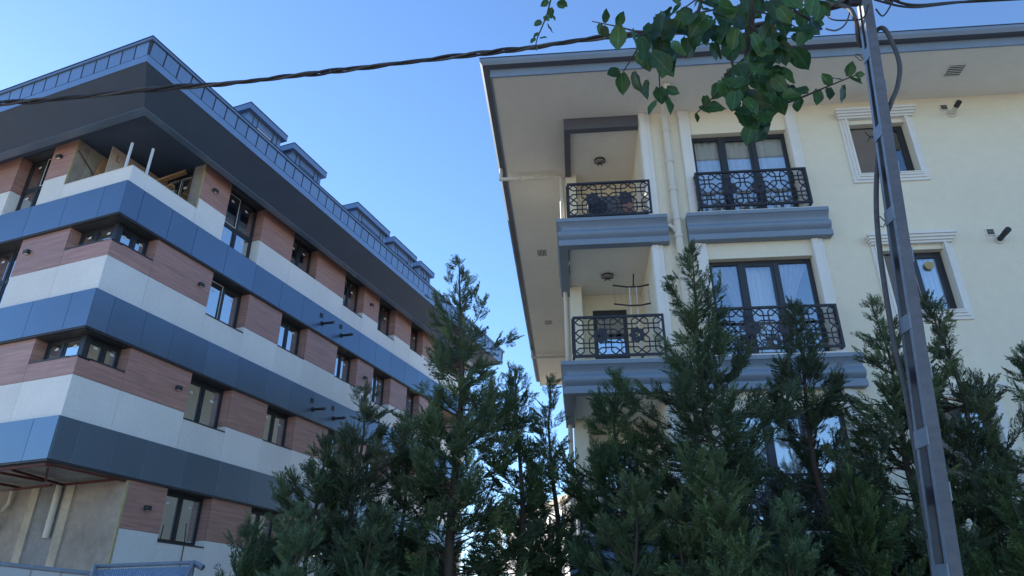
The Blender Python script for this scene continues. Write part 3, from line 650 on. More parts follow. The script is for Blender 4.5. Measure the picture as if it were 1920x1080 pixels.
# flues beside the small windows
for z, x in ((11.40, 6.36), (8.37, 6.42), (5.34, 6.42)):
    v = MB(FF).box(x - .10, x + .06, .0, .025, z, z + .15).build('wall_vent', 'trim', RB)
    MB(FF).box(x - .082, x + .042, .0255, .0275, z + .018, z + .132).build('vent_opening', 'iron', v)
    for k in range(3): MB(FF).box(x - .08, x + .04, .028, .036, z + .038 + k * .032, z + .046 + k * .032).build('slat', 'blind', v)
    fl = MB(FF).tube([(x + .10, .0, z - .09), (x + .10, .025, z - .09)], .095, 18).build('flue_collar', 'pipe_cream', RB)
    MB(FF).tube([(x + .10, .02, z - .09), (x + .10, .22, z - .07)], .05, 14).build('flue_pipe', 'pipe_cream' if z > 11 else 'iron', fl); MB(FF).tube([(x + .10, .22, z - .07), (x + .10, .34, z - .06)], .055, 14).build('flue_tip', 'iron', fl)
# downpipes
dp = MB(FF).tube([(.52, 1.0, 11.70), (.52, .72, 11.62), (.53, .32, 11.55), (.55, .13, 11.40), (.55, .12, 11.0), (.55, .12, .1)], .075, 14).build('downpipe', 'pipe_cream', RB, smooth=True)
for z in (11.15, 10.35, 9.65, 8.95, 8.55, 7.6, 6.6, 5.5, 4.4): MB(FF).tube([(.55, .12, z), (.55, .12, z + .06)], .088, 14).build('pipe_collar', 'pipe_cream', dp)
MB(FF).tube([(.54, .12, 8.62), (.47, .12, 8.78), (.40, .10, 8.86), (.36, .03, 8.88)], .042, 10).build('branch_pipe', 'pipe_cream', dp)
for v_ in (1.97, 14.52):
    p = MB().tube([(-3.2, v_, 11.62), (-1.80, v_, 11.62), (-1.73, v_, 11.58), (-1.72, v_, 11.48), (-1.72, v_, .1)], .05, 10).build('downpipe', 'pipe_cream', RB, smooth=True)
    for x in (-2.75, -2.35, -2.0): MB().tube([(x - .03, v_, 11.62), (x + .03, v_, 11.62)], .062, 10).build('pipe_collar', 'pipe_cream', p)
    MB().tube([(-3.2, v_, 11.60), (-3.2, v_, 11.93)], .045, 10).build('gutter_outlet', 'pipe_cream', p)
    for x in (-2.75, -2.2): MB().box(x - .012, x + .012, v_ - .012, v_ + .012, 11.665, 11.75).build('pipe_bracket', 'pipe_cream', p)
# things on the balconies
ac = thing('air_conditioner', 'dark air-conditioner unit behind the top balcony railing', 'air conditioner', RW(-1.15, .45, 9.045), R(-5))
MB().box(-.02, .66, -.16, .16, .28, .85).build('casing', 'ac_white', ac, bevel=.02); MB(FF).tube([(.18, .1605, .56), (.18, .175, .56)], .20, 24).build('fan_grille', 'frame', ac)
for x in (.08, .55): MB().box(x, x + .05, -.14, .14, .0, .28).build('foot', 'frame', ac)
bs = thing('storage_box', 'brown crate stored at the right end of the top balcony', 'box', RW(-.42, .5, 9.045), R(-5))
MB().box(-.1, .22, -.15, .15, .0, .80).build('crate', 'wood', bs); MB().box(-.12, .24, -.17, .17, .80, .84).build('lid', 'interior_dark', bs)
rk = thing('drying_rack', 'folding laundry rack standing on the second balcony', 'drying rack', RW(-.32, .8, 6.02), R(-5))
for x in (-.08, .06): MB().tube([(x, .15, 0), (x, .0, 1.95)], .011, 8).build('leg', 'white_steel', rk)
for y, z in ((0, 1.98), (-.02, 1.55)): MB().tube([(-.42, y, z + .02), (-.1, y, z - .03), (.12, y, z - .03), (.44, y, z + .03)], .018, 8).build('arm', 'frame', rk)
MB().tube([(.0, .0, 1.95), (.02, -.05, 2.22)], .016, 8).build('hook', 'frame', rk)
for k in range(8): x = -.40 + k * .115; MB().tube([(x, 0, 1.98), (x + .02, -.02, 1.57)], .0025, 5).build('line', 'interior', rk)

# ================================================================== DISTANT BUILDING seen through the gap
db = thing('distant_building', 'pale sunlit house far behind, glimpsed between the cypress trunks', 'building', (3.6, 45, 0), R(20))
MB().box(0, 12, 0, 14, 0, 9.0).build('wall', 'white_wall', db); MB().box(-.3, 12.3, -.3, 14.3, 9.0, 9.3).build('roof', 'concrete_pale', db)
for z in (1.2, 4.2, 7.0):
    for x in (1.0, 4.0, 7.0, 10.0):
        w_ = MB().box(x, x + 1.1, -.06, -.0, z, z + 1.4).build('window', 'trim', db); MB().box(x + .1, x + 1.0, -.07, -.061, z + .1, z + 1.3).build('pane', 'glass_dark', w_)
    for y in (1.2, 4.6, 8.0, 11.4):
        w_ = MB().box(-.06, .0, y, y + 1.1, z, z + 1.4).build('window', 'trim', db); MB().box(-.07, -.061, y + .1, y + 1.0, z + .1, z + 1.3).build('pane', 'glass_dark', w_)

# ================================================================== SITE HOARDING AND CANOPY (bottom left)
h0 = px_r(-260, 1030, 9.5); h1 = px_r(60, 1066, 9.2); h2 = px_r(330, 1094, 8.9)
fe = thing('site_hoarding', 'grey sheet-metal site fence along the bottom left corner', 'fence', (h1.x, h1.y, 0))
pts = [h0, h1, h2]
for p, q in zip(pts, pts[1:]):
    n = 5
    for k in range(n):
        a = p.lerp(q, k / n) - Vector((h1.x, h1.y, 0)); b = p.lerp(q, (k + 1) / n) - Vector((h1.x, h1.y, 0)); dv = (b - a); dv.z = 0; nn = Vector((-dv.y, dv.x, 0)).normalized() * .02; g = dv.normalized() * .01
        MB().add([tuple(x) for x in (Vector((a.x, a.y, 0)) + g, Vector((b.x, b.y, 0)) - g, b - g, a + g, Vector((a.x, a.y, 0)) + nn + g, Vector((b.x, b.y, 0)) + nn - g, b + nn - g, a + nn + g)], [(0, 1, 2, 3), (4, 7, 6, 5), (0, 4, 5, 1), (1, 5, 6, 2), (2, 6, 7, 3), (3, 7, 4, 0)]).build('sheet', 'hoarding', fe)
    MB().tube([p - Vector((h1.x, h1.y, -.01)), q - Vector((h1.x, h1.y, -.01))], .022, 8).build('top_rail', 'galvanised', fe)
ca, cb = px_r(178, 1062, 8.6), px_r(362, 1055, 8.3)
c_, d_ = px_r(170, 1090, 7.9), px_r(345, 1092, 7.6)
cn = thing('corrugated_canopy', 'pale blue corrugated canopy with a metal frame above the site fence', 'canopy', (ca.x, ca.y, 0))
off = Vector((ca.x, ca.y, 0)); ca, cb, c_, d_ = (x - off for x in (ca, cb, c_, d_))
mb = MB(); n = 180; vs = []
for j in (0, 1):
    for i in range(n + 1):
        t = i / n; p = (ca.lerp(cb, t)).lerp(c_.lerp(d_, t), j); vs.append((p.x, p.y, p.z - .03 + .007 * math.sin(i * 1.57)))
sh = MB().add(vs, [(i, i + 1, n + 2 + i, n + 1 + i) for i in range(n)]).build('corrugated_sheet', 'polycarb', cn); sh.modifiers.new('t', 'SOLIDIFY').thickness = .004
for p, q in ((ca, cb), (ca, c_), (cb, d_), (c_, d_)): MB().tube([p, q], .02, 8).build('frame_tube', 'galvanised', cn)
MB().tube([cb, cb + Vector((.12, -.02, -.05))], .03, 8).build('frame_end', 'galvanised', cn)
for p in (ca, cb): MB().tube([p - Vector((0, 0, .02)), (p.x, p.y, 0)], .025, 8).build('post', 'galvanised', cn)

# ================================================================== UTILITY POLE (two channels joined by battens, leaning right)
PB = Vector((3.045, 5.675, 0)); PT = Vector((3.755, 5.225, 8.3)); ax = (PT - PB) / 8.3
up_ = thing('utility_pole', 'leaning steel lattice pole of two channels with batten plates', 'pole', tuple(PB))
nw = Vector((math.sin(R(175)), math.cos(R(175)), 0)); ng = Vector((math.sin(R(265)), math.cos(R(265)), 0))   # web normal, gap normal
def pp(z, a, b): return tuple(ax * z + nw * a + ng * b)       # a along web normal (width of pole), b along gap normal
def halfw(z): return .108 - .062 * z / 8.3
DEP = .052
def chan(sign):
    # web is the outer face (normal = sign*nw); flanges at b = +-DEP point inwards
    t = .010; fl = .036; vs = []; fs = []
    for z in (0, 8.3):
        h = halfw(z) * sign; i = sign
        vs += [pp(z, h, -DEP), pp(z, h, DEP), pp(z, h - fl * i, DEP), pp(z, h - fl * i, DEP - t), pp(z, h - t * i, DEP - t), pp(z, h - t * i, -DEP + t), pp(z, h - fl * i, -DEP + t), pp(z, h - fl * i, -DEP)]
    n = 8; fs = [(k, (k + 1) % n, n + (k + 1) % n, n + k) for k in range(n)] + [tuple(range(n)), tuple(range(n, 2 * n))]
    return MB().add(vs, fs).build('channel', 'pole_side', up_)
chan(1); chan(-1)
def on_pole(v_):   # height on the pole seen at image row v_
    best = min(np.arange(.2, 8.3, .02), key=lambda z: abs(proj(PB + ax * z)[1] - v_)); return float(best)
def proj(p):
    d = p - CAM; f = d.y * math.cos(PITCH) + d.z * math.sin(PITCH); up = -d.y * math.sin(PITCH) + d.z * math.cos(PITCH)
    return (960 + F_PX * d.x / f, 540 - F_PX * up / f)
for v_ in (102, 248, 405, 607, 822, 1078, 1250):
    z = on_pole(v_) if v_ < 1100 else 1.0
    for sg in (1, -1):
        zz = z if sg == 1 else z - .42; h0_, h1_ = halfw(zz - .07) - .001, halfw(zz + .07) - .001; b0, b1 = sg * (DEP + .001), sg * (DEP + .011)
        vs = [pp(zz - .07, -h0_, b0), pp(zz - .07, h0_, b0), pp(zz + .07, h1_, b0), pp(zz + .07, -h1_, b0), pp(zz - .07, -h0_, b1), pp(zz - .07, h0_, b1), pp(zz + .07, h1_, b1), pp(zz + .07, -h1_, b1)]
        MB().add(vs, [(0, 1, 2, 3), (4, 7, 6, 5), (0, 4, 5, 1), (1, 5, 6, 2), (2, 6, 7, 3), (3, 7, 4, 0)]).build('batten_plate', 'galvanised', up_)
for sg in (1, -1):     # lighter flange edges
    for zz0, zz1 in ((.1, 8.25),):
        MB().add([pp(z, (halfw(z) - e) * sg, b) for z in (zz0, zz1) for e, b in ((.001, DEP + .0005), (.035, DEP + .0005), (.035, DEP + .003), (.001, DEP + .003))],
                 [(0, 1, 5, 4), (1, 2, 6, 5), (2, 3, 7, 6), (3, 0, 4, 7), (0, 3, 2, 1), (4, 5, 6, 7)]).build('flange', 'galvanised', up_)
for v_ in (104, 250, 408, 610, 1000):   # wire ties
    z = on_pole(v_); rn = random.Random(v_); c0 = Vector(pp(z, -halfw(z) - .004, DEP))
    for k in range(2):
        e = c0 + ng * .05 - nw * .04 + Vector((0, 0, rn.uniform(-.1, .1))); MB().tube([c0, (c0 + e) / 2 + Vector((0, 0, .04 * (1 - 2 * k))), e], .005, 5).build('wire_tie', 'rubber', up_)

# ================================================================== CABLES
def pole_pt(z): return PB + ax * z
def twisted(name, pts, lab, rs=.017, rh=.019, n=3, pitch=.55):
    """bundle of strands twisted about a smooth path"""
    P = [Vector(p) for p in pts]; path = []
    for i in range(len(P) - 1):
        p0, p1, p2, p3 = P[max(i - 1, 0)], P[i], P[i + 1], P[min(i + 2, len(P) - 1)]
        for k in range(24):
            t = k / 24; path.append(.5 * ((2 * p1) + (p2 - p0) * t + (2 * p0 - 5 * p1 + 4 * p2 - p3) * t * t + (3 * p1 - p0 - 3 * p2 + p3) * t ** 3))
    path.append(P[-1]); o = bpy.data.objects.new(name, None); COL.objects.link(o); o.location = path[0]; tag(o, lab, 'cable'); ln = 0
    L_ = [0]
    for a, b in zip(path, path[1:]): ln += (b - a).length; L_.append(ln)
    for s_ in range(n):
        q = []; rn = random.Random(s_ + len(pts))
        ph = s_ * 6.283 / n
        for i, p in enumerate(path):
            d = (path[min(i + 1, len(path) - 1)] - path[max(i - 1, 0)]).normalized(); a = d.cross(Vector((0, 0, 1))).normalized(); b = a.cross(d)
            th = L_[i] / pitch * 3.0 + ph + .6 * math.sin(L_[i] * 1.7); r_ = rh * (1 + .45 * math.sin(L_[i] * 2.9 + s_))
            q.append(p + (a * math.cos(th) + b * math.sin(th)) * r_ - path[0])
        MB().tube(q, rs, 7).build('strand', 'rubber_grey' if s_ == 1 else 'rubber', o, smooth=True)
    return o
A_ = pole_pt(7.55)
twisted('twisted_cable', [tuple(A_ + Vector((-.08, 0, 0))), tuple(px_r(1400, 50, 6.3)), tuple(px_r(1230, 62, 6.4)), tuple(px_r(1090, 75, 6.6)), tuple(px_r(950, 95, 6.9)), tuple(px_r(700, 124, 7.6)), tuple(px_r(470, 152, 8.3)), tuple(px_r(300, 166, 8.9)), tuple(px_r(130, 184, 9.5)), tuple(px_r(-60, 197, 10.2)), tuple(px_r(-700, 240, 13))],
        'thick twisted bundle of black cables slung across the sky to the pole', rs=.0175, rh=.0195)
def cable(name, pts, rad, lab, m='rubber', smoothn=10):
    P = [Vector(p) for p in pts]; path = []
    for i in range(len(P) - 1):
        p0, p1, p2, p3 = P[max(i - 1, 0)], P[i], P[i + 1], P[min(i + 2, len(P) - 1)]
        for k in range(smoothn):
            t = k / smoothn; path.append(.5 * ((2 * p1) + (p2 - p0) * t + (2 * p0 - 5 * p1 + 4 * p2 - p3) * t * t + (3 * p1 - p0 - 3 * p2 + p3) * t ** 3))
    path.append(P[-1]); o = MB().tube([p - path[0] for p in path], rad, 8).build(name, m, smooth=True); o.location = path[0]; return tag(o, lab, 'cable')
rp = 6.35
cable('thick_cable', [px_r(1440, -18, rp), px_r(1520, 2, rp), px_r(1585, 12, rp), pole_pt(7.3) + Vector((-.12, .0, -.02)), pole_pt(7.1) + Vector((.0, .17, .0)), px_r(1652, 52, rp + .15), px_r(1675, 85, rp + .15), px_r(1687, 125, rp + .15), px_r(1682, 165, rp + .15), px_r(1670, 195, rp + .12), pole_pt(5.9) + Vector((.03, .13, 0)), pole_pt(5.0) + Vector((-.13, .08, 0)), pole_pt(3.9) + Vector((-.13, .08, 0)), pole_pt(3.0) + Vector((-.06, .1, 0)), pole_pt(.05) + Vector((-.02, .12, 0))], .023, 'thick grey cable bowing out to the right of the pole top', 'rubber_grey')
cable('sky_cable', [pole_pt(7.62) + Vector((.05, -.1, 0)), px_r(1700, 8, 6.6), px_r(1800, 4, 7.2), px_r(1990, -6, 8.2)], .014, 'upper black cable leaving the pole to the right')
cable('sky_cable', [pole_pt(7.45) + Vector((.05, -.1, 0)), px_r(1700, 13, 6.6), px_r(1770, 8, 7.0), px_r(1990, -22, 8.2)], .011, 'lower black cable leaving the pole to the right')
cable('sky_cable', [px_r(1230, 48, 6.3), px_r(1330, 20, 6.3), px_r(1440, 8, 6.3), px_r(1530, 9, rp), pole_pt(7.5) + Vector((-.05, -.11, 0))], .011, 'thin black cable running from the leaves to the pole')
cable('cable_loop', [px_r(1553, 12, rp), px_r(1549, 28, rp), px_r(1562, 37, rp), px_r(1590, 38, rp), px_r(1618, 34, rp), pole_pt(7.36) + Vector((-.03, -.12, 0))], .008, 'small slack wire loop left of the pole top')
cable('cable_loop', [px_r(1593, 0, rp), px_r(1594, 18, rp), px_r(1585, 45, rp), px_r(1567, 57, rp), px_r(1548, 54, rp)], .009, 'hanging wire loop below the splice left of the pole', 'rubber_grey')
cable('cable_loop', [pole_pt(7.3) + Vector((.04, -.12, 0)), px_r(1655, 30, rp), px_r(1668, 14, rp), px_r(1676, -6, rp)], .008, 'short wire curling up right of the pole top')
sp = thing('cable_splice', 'tangled cable connectors hanging right of the pole top', 'connector', tuple(pole_pt(7.5) + Vector((.12, -.1, 0))))
rn = random.Random(8)
for k in range(9):
    c0 = Vector((rn.uniform(0, .2), rn.uniform(-.03, .03), rn.uniform(-.05, .04))); MB().tube([c0, c0 + Vector((rn.uniform(.03, .1), 0, rn.uniform(-.04, .05)))], .016 if k < 4 else .006, 7).build('connector', 'rubber' if k % 2 else 'rubber_grey', sp)
sb = thing('splice_box', 'black cable splice box at the top edge left of the pole', 'splice box', tuple(px_r(1602, 2, rp)))
MB().box(-.05, .04, -.03, .03, -.06, .14).build('casing', 'rubber', sb, bevel=.01); MB().box(-.03, .02, -.04, -.031, -.02, .10).build('lid', 'rubber_grey', sb)

# ================================================================== CYPRESSES
def frond(seed):
    """flat feathery spray along +x, unit length: thin kites for each shoot"""
    rn = np.random.RandomState(seed); vs = []; fs = []
    def kite(p, d, l, w_):
        d = d / np.linalg.norm(d); n = np.array([-d[1], d[0], 0]); i = len(vs)
        b = np.array([0, 0, rn.uniform(-.03, .03)])
        vs.extend([p, p + d * l * .45 + n * w_ + b, p + d * l, p + d * l * .45 - n * w_ - b]); fs.append((i, i + 1, i + 2, i + 3))
    kite(np.array([0., 0, 0]), np.array([1., 0, 0]), 1.0, .013)
    n = 12
    for k in range(n):
        t = .10 + .82 * k / n; l = (.34 * (1 - t) ** .8 * min(1, .35 + t * 2.2) + .07) * rn.uniform(.7, 1.25)
        for sg in (-1, 1):
            a = R(rn.uniform(20, 48)) * sg; p = np.array([t + rn.uniform(-.02, .02), 0, 0]); d = np.array([math.cos(a), math.sin(a), rn.uniform(-.2, .25)])
            kite(p, d, l, .0105)
            if l > .20: 
                a2 = a + R(30) * sg; q = p + d / np.linalg.norm(d) * l * .4; kite(q, np.array([math.cos(a2), math.sin(a2), rn.uniform(-.2, .2)]), l * .55, .009)
                a3 = a - R(26) * sg; kite(q + d * l * .1, np.array([math.cos(a3), math.sin(a3), rn.uniform(-.2, .2)]), l * .55, .009)
    return np.array(vs), np.array(fs)
FRONDS = [frond(s_) for s_ in range(6)]
def cypress(base, H, rad, lab, seed, dens=1.0, low=.05, lean=(0, 0), bright=.0, group='cypresses in front of the cream house'):
    rn = np.random.RandomState(seed); t0 = thing('cypress_tree', lab, 'tree', (base[0], base[1], 0), group=group)
    tr = []
    for k in range(9):
        t = k / 8; tr.append((lean[0] * t * t + .05 * math.sin(k * 1.3 + seed), lean[1] * t * t + .05 * math.cos(k * 1.7 + seed), H * t * .985))
    trv = np.array(tr)
    def axis(t): 
        x = np.clip(t, 0, 1) * 8; i = np.minimum(x.astype(int), 7); f = (x - i)[:, None]; return trv[i] * (1 - f) + trv[i + 1] * f
    MB().tube(tr, [max(.006, (.011 * H + .015) * (1 - k / 8) ** .9 + .004) for k in range(9)], 8).build('trunk', 'bark', t0, smooth=True)
    nb = int(H * 32 * dens); t = low + (1 - low) * rn.rand(nb) ** .98; az = rn.rand(nb) * 6.283
    # uneven crown: some sectors and heights bulge
    bul = 1 + .28 * np.sin(az * 2 + seed) * np.sin(t * 9 + seed) + .25 * np.sin(t * 23 + seed * 2)
    L_ = (rad * (1 - t) ** .82 * (.40 + 1.0 * rn.rand(nb) ** 1.3) * bul + .03 + .08 * rn.rand(nb)); el0 = R(4) + R(38) * t + R(13) * rn.randn(nb)
    o = axis(t); K = 7; brv = []; spr_p = []; spr_d = []; spr_l = []; spr_t = []; bm_ = MB()
    dirx = np.stack([np.cos(az), np.sin(az)], 1); P = o.copy(); path = [P.copy()]
    for k in range(K):
        el = el0 + R(30) * (k / K) ** 1.5 - R(10) * (1 - k / K); st = L_ / K
        P = P + np.stack([dirx[:, 0] * np.cos(el) * st, dirx[:, 1] * np.cos(el) * st, np.sin(el) * st], 1); path.append(P.copy())
    path = np.array(path)          # K+1, nb, 3
    for b in range(nb):
        if L_[b] > .35: bm_.tube([tuple(path[k, b]) for k in (0, 2, 4, 6)], [.012, .008, .006, .003], 4, cap=False)
    bm_.build('branches', 'twig', t0, kind='stuff')
    for b in range(nb):
        ns = int(2 + L_[b] * 21)
        u = np.clip(.20 + .82 * rn.rand(ns) ** .62, 0, 1); x = u * K; i = np.minimum(x.astype(int), K - 1); f = (x - i)[:, None]
        p = path[i, b] * (1 - f) + path[i + 1, b] * f; dd = path[np.minimum(i + 1, K), b] - path[i, b]; dd /= np.linalg.norm(dd, axis=1)[:, None]
        side = np.cross(dd, [0, 0, 1]); side /= np.linalg.norm(side, axis=1)[:, None] + 1e-6; vert = np.cross(side, dd)
        a = rn.uniform(-.85, .85, ns); e = rn.uniform(-.45, .50, ns)
        d = dd * np.cos(a)[:, None] * np.cos(e)[:, None] + side * np.sin(a)[:, None] + vert * np.sin(e)[:, None]
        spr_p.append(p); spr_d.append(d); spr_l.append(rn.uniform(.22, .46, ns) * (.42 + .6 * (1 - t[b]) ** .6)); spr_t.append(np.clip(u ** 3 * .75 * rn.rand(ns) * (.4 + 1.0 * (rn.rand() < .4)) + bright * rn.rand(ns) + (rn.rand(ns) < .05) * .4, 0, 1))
    # leader sprays at the very top
    nt_ = 22; tt = 1 - .16 * rn.rand(nt_) ** 1.3; p = axis(tt); a = rn.rand(nt_) * 6.283; e = R(50) + R(35) * rn.rand(nt_)
    spr_p.append(p); spr_d.append(np.stack([np.cos(a) * np.cos(e), np.sin(a) * np.cos(e), np.sin(e)], 1)); spr_l.append(rn.uniform(.10, .22, nt_)); spr_t.append(rn.rand(nt_) * .4)
    p = np.concatenate(spr_p); d = np.concatenate(spr_d); l = np.concatenate(spr_l); tn = np.concatenate(spr_t); n = len(p)
    d /= np.linalg.norm(d, axis=1)[:, None]; up = np.array([0, 0, 1.0]) + rn.randn(n, 3) * .55
    sd_ = np.cross(up, d); sd_ /= np.linalg.norm(sd_, axis=1)[:, None] + 1e-6; nm = np.cross(d, sd_)
    which = rn.randint(0, len(FRONDS), n); V = []; Fc = []; T = []; off = 0
    for w_, (fv, ff) in enumerate(FRONDS):
        ix = np.where(which == w_)[0]
        if not len(ix): continue
        bend = fv[:, 0] ** 2 * .12
        vv = p[ix][:, None, :] + l[ix][:, None, None] * (fv[None, :, 0:1] * d[ix][:, None, :] + fv[None, :, 1:2] * sd_[ix][:, None, :] + (fv[None, :, 2:3] + bend[None, :, None] * .8) * nm[ix][:, None, :])
        V.append(vv.reshape(-1, 3)); Fc.append((ff[None] + (np.arange(len(ix)) * len(fv))[:, None, None] + off).reshape(-1, 4)); off += len(ix) * len(fv); T.append(np.repeat(tn[ix], len(fv)))
    V = np.concatenate(V); Fc = np.concatenate(Fc); T = np.concatenate(T)
    me = bpy.data.meshes.new('crown'); me.vertices.add(len(V)); me.vertices.foreach_set('co', V.astype(np.float32).ravel())
    me.loops.add(Fc.size); me.loops.foreach_set('vertex_index', Fc.astype(np.int32).ravel()); me.polygons.add(len(Fc)); me.polygons.foreach_set('loop_start', np.arange(0, Fc.size, 4, dtype=np.int32))
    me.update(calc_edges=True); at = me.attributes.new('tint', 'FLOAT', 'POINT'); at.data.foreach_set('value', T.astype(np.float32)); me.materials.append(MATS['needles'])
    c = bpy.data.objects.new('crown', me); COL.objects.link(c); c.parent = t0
    return len(Fc) * 2
TREES = [  # tip pixel, plane distance, crown radius, label
    ((606, 826), 8.7, 1.0, 'short cypress with a bare thin tip, second from the left'),
    ((684, 722), 8.8, 1.1, 'slim cypress with a sparse spire against the beige band'),
    ((764, 788), 9.1, .85, 'low dark cypress just left of the tall central cypress'),
    ((868, 486), 8.6, 1.22, 'tall cypress in the middle, its tip against the open sky'),
    ((972, 690), 8.9, .75, 'thin cypress beside the gap, right of the tall central one'),
    ((1033, 712), 9.3, .60, 'narrow see-through cypress in the gap between the buildings'),
    ((1150, 700), 9.0, 1.15, 'cypress at the cream house corner below the balcony'),
    ((1290, 468), 8.5, 1.60, 'tallest cypress in front of the cream house beside the downpipe'),
    ((1478, 565), 8.6, 1.15, 'cypress in front of the second-storey lattice railing'),
    ((1632, 560), 8.5, 1.15, 'cypress with a pointed tip just left of the pole'),
    ((1742, 556), 8.4, 1.3, 'broad cypress directly behind the pole'),
    ((1925, 650), 8.3, 1.2, 'cypress cut off by the right frame edge'),
]
tris = 0
for i, (tp, Y, rad, lab) in enumerate(TREES):
    p = px_y(*tp, Y); H = p.z; tris += cypress((p.x, p.y), H, rad, lab, 11 + i * 7, dens=1.0)
LOWT = [((470, 985), 8.3, .75, 'lowest cypress at the left end of the row'), ((562, 958), 7.6, .70, 'small bright cypress in front at the left end of the row'), ((1340, 862), 7.4, .65, 'young light-green cypress in front of the tallest one'), ((1468, 946), 7.2, .55, 'young bluish cypress low in the front row'), ((1600, 900), 7.5, .65, 'low front cypress left of the pole foot'), ((1890, 900), 7.3, .65, 'low front cypress at the bottom right corner'), ((1180, 900), 7.7, .7, 'low dark front cypress below the house corner'), ((700, 955), 7.9, .7, 'low cypress in front of the slim sparse-tipped one'), ((1275, 935), 7.6, .6, 'low dark cypress at the foot of the tallest one'), ((1740, 910), 7.7, .7, 'low cypress behind the foot of the pole')]
for i, (tp, Y, rad, lab) in enumerate(LOWT):
    p = px_y(*tp, Y); tris += cypress((p.x, p.y), p.z, rad, lab, 201 + i * 5, dens=1.1, bright=.5, group='young cypresses in the front row')
print('cypress tris', tris)

# ================================================================== BROAD-LEAVED TREE overhanging the camera
BTREE = thing('broadleaf_tree', 'leafy branches with heart-shaped leaves hanging into the top of the view', 'tree', (2.3, -1.4, 0))
TO = Vector((2.3, -1.4, 0))
def leaf_mesh(seed):
    rn = random.Random(seed); prof_ = [(0, .0), (.04, .14), (.14, .27), (.30, .355), (.48, .36), (.64, .30), (.78, .205), (.90, .09), (1.0, 0)]
    vs = []; fs = []; fold = rn.uniform(.05, .55); curl = rn.uniform(-.35, .30); n = len(prof_)
    for x, wd in prof_:
        z0 = curl * x * x
        y = wd * rn.uniform(.93, 1.07); xb = x - (.10 if .02 < x < .1 else 0)
        vs += [(xb, -y, z0 + y * fold + .03 * math.sin(x * 14)), (x, -y * .5, z0 + y * .42 * fold), (x, 0, z0), (x, y * .5, z0 + y * .42 * fold), (xb, y, z0 + y * fold + .03 * math.sin(x * 12 + 1))]
    for i in range(n - 1):
        for k in range(4): fs.append((i * 5 + k, i * 5 + k + 1, i * 5 + k + 6, i * 5 + k + 5))
    me = bpy.data.meshes.new('leaf'); me.from_pydata(vs, [], fs); me.polygons.foreach_set('use_smooth', [True] * len(fs)); me.materials.append(MATS['leaf']); return me
LEAVES = [leaf_mesh(s_) for s_ in range(8)]
rl = random.Random(77)
def add_leaf(pos, length, aim=None, parent=None):
    """leaf hangs from pos with its tip along aim; its face turns at random"""
    o = bpy.data.objects.new('leaf', rl.choice(LEAVES)); COL.objects.link(o); o.parent = BTREE
    d = (aim or Vector((rl.uniform(-.7, .7), rl.uniform(-.5, .5), rl.uniform(-1.2, -.35)))).normalized()
    nrm = Vector((rl.uniform(-.8, .8), rl.uniform(-1.3, -.1), rl.uniform(-.9, .8))); y = nrm.cross(d).normalized(); z = d.cross(y)
    m3 = Matrix((d, y, z)).transposed().to_4x4(); o.matrix_basis = Matrix.Translation(pos - TO) @ m3 @ Matrix.Scale(length, 4)
    return o
def branch(pts, r0, r1):
    P = [Vector(p) - TO for p in pts]; n = len(P); MB().tube(P, [r0 + (r1 - r0) * i / (n - 1) for i in range(n)], 7).build('branch', 'twig', BTREE, smooth=True)
MB().tube([(0, 0, 0), (.03, .02, 1.2), (-.05, .1, 2.4), (-.1, .3, 3.3), (-.35, .9, 4.3)], [.17, .14, .125, .11, .07], 12).build('trunk', 'bark', BTREE, smooth=True)
hub = TO + Vector((-.35, .9, 4.3)); hub2 = px_r(1400, -170, 2.0); hub3 = px_r(1080, -200, 2.3)
branch([hub, (hub + hub2) / 2 + Vector((0, 0, .1)), hub2], .05, .025); branch([hub2, (hub2 + hub3) / 2 + Vector((0, 0, .12)), hub3], .022, .010)
branch([hub, hub + Vector((.5, .3, .9)), hub + Vector((.7, 1.0, 1.5))], .05, .02); branch([hub, hub + Vector((-.2, -.9, .9)), hub + Vector((-.7, -1.6, 1.4))], .05, .02)
DR = 2.15
def bpx(seq, r0, r1, dr=DR, start=None): branch(([start] if start else []) + [px_r(u, v, dr) for u, v in seq], r0, r1)
bpx([(1405, -60), (1410, 40), (1398, 110), (1400, 180), (1418, 235)], .013, .005, start=hub2)
bpx([(1330, -50), (1310, 20), (1260, 60), (1200, 85)], .012, .004, 2.25, start=hub2)
bpx([(1470, -40), (1490, 20), (1530, 45)], .010, .004, 2.2, start=hub2)
bpx([(1360, 60), (1375, 130), (1345, 175), (1303, 215)], .005, .002, 2.1)
bpx([(1400, 175), (1455, 200), (1500, 184), (1545, 165), (1606, 140)], .006, .002, 2.1)
bpx([(1255, 62), (1235, 120), (1238, 185)], .005, .002, 2.2)
bpx([(1255, 62), (1190, 58), (1150, 48), (1110, 40)], .005, .002, 2.25)
bpx([(1040, -30), (1025, 30), (1008, 70), (1003, 90)], .006, .002, 2.5, start=hub3)
bpx([(1200, 85), (1190, 100), (1165, 140)], .004, .002, 2.2)
for sq in ([(1400, 40), (1440, 80), (1475, 110)], [(1395, 110), (1360, 140), (1350, 165)], [(1400, 150), (1440, 165), (1480, 190)], [(1310, 20), (1300, 70), (1285, 110)], [(1410, 20), (1460, 30), (1520, 70)], [(1405, 60), (1370, 80), (1345, 100)], [(1330, -20), (1290, 10), (1265, 25)]): bpx(sq, .004, .0015, 2.12)
def in_poly(x, y, pg):
    c = False; j = len(pg) - 1
    for i in range(len(pg)):
        if (pg[i][1] > y) != (pg[j][1] > y) and x < (pg[j][0] - pg[i][0]) * (y - pg[i][1]) / (pg[j][1] - pg[i][1]) + pg[i][0]: c = not c
        j = i
    return c
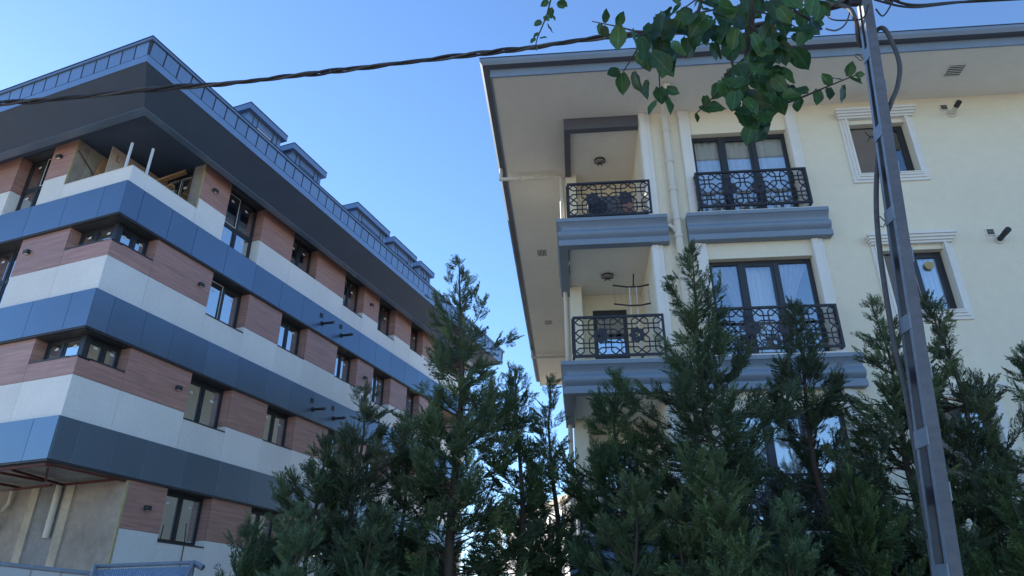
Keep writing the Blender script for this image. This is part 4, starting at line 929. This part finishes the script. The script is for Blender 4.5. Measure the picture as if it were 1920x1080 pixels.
MASS = [([(1268, -30), (1330, -45), (1545, -45), (1548, 5), (1525, 60), (1530, 75), (1480, 95), (1420, 90), (1360, 70), (1270, 60)], 96), ([(1240, 35), (1345, 30), (1370, 95), (1290, 115), (1235, 130), (1195, 115), (1180, 90)], 52),
        ([(1340, 60), (1440, 60), (1500, 85), (1490, 115), (1420, 135), (1370, 110)], 36), ([(1355, 130), (1440, 125), (1475, 150), (1490, 190), (1450, 215), (1390, 205), (1350, 165)], 50), ([(1378, 200), (1435, 205), (1445, 240), (1420, 262), (1385, 245)], 18)]
for pg, n in MASS:
    xs = [p[0] for p in pg]; ys = [p[1] for p in pg]; k = 0
    while k < n:
        u, v = rl.uniform(min(xs), max(xs)), rl.uniform(min(ys), max(ys))
        if not in_poly(u, v, pg): continue
        add_leaf(px_r(u, v - 16, DR + rl.uniform(-.22, .22)), rl.uniform(.058, .100)); k += 1
for u, v, l, au, av in ((1160, 50, .10, 0, 1), (1185, 55, .10, .2, 1), (1132, 42, .055, .1, -1), (1125, 45, .055, -.1, 1), (1131, 50, .05, .3, 1), (1156, 48, .06, .35, -.9), (1215, 70, .09, .1, 1), (1240, 70, .07, .4, .9), (1247, 68, .06, .2, 1),
                       (1165, 138, .085, .05, 1), (1190, 135, .09, .2, 1), (1215, 150, .08, .1, 1), (1236, 165, .08, .05, 1), (1245, 180, .08, .2, 1), (1250, 165, .055, .9, .4), (1160, 132, .06, -.8, .5), (1232, 190, .06, -.4, 1),
                       (1317, 205, .085, 1, .1), (1310, 203, .05, .8, .3), (1303, 213, .035, .3, 1), (1322, 180, .05, .1, 1), (1350, 160, .08, -.5, .9),
                       (1500, 186, .055, -.1, 1), (1515, 172, .035, -.9, -.2), (1532, 168, .06, -.2, 1), (1553, 165, .05, -.1, 1), (1557, 160, .05, -.6, -.9), (1580, 160, .06, 0, 1), (1580, 150, .05, -1, 0), (1592, 146, .05, .8, .5), (1590, 143, .05, .2, -.9), (1604, 140, .03, .8, .2), (1606, 142, .03, .3, .9),
                       (1028, 2, .045, -.7, .5), (1033, 15, .055, .1, .9), (1022, 30, .045, .4, .8), (1030, 25, .05, .5, .9), (1015, 40, .045, -.7, .5), (1026, 45, .05, .5, .9), (1010, 62, .035, -.6, .3), (1004, 72, .035, -.6, .6), (1012, 72, .04, .8, .1), (1006, 84, .03, .1, .9), (1045, 5, .045, .7, .4), (1050, 0, .05, .8, .5)):
    right, dwn = Vector((1, 0, 0)), Vector((0, math.sin(PITCH), -math.cos(PITCH)))
    add_leaf(px_r(u, v, 2.5 if u < 1060 else DR), l, right * au + dwn * av + Vector((0, rl.uniform(-.3, .3), 0)))
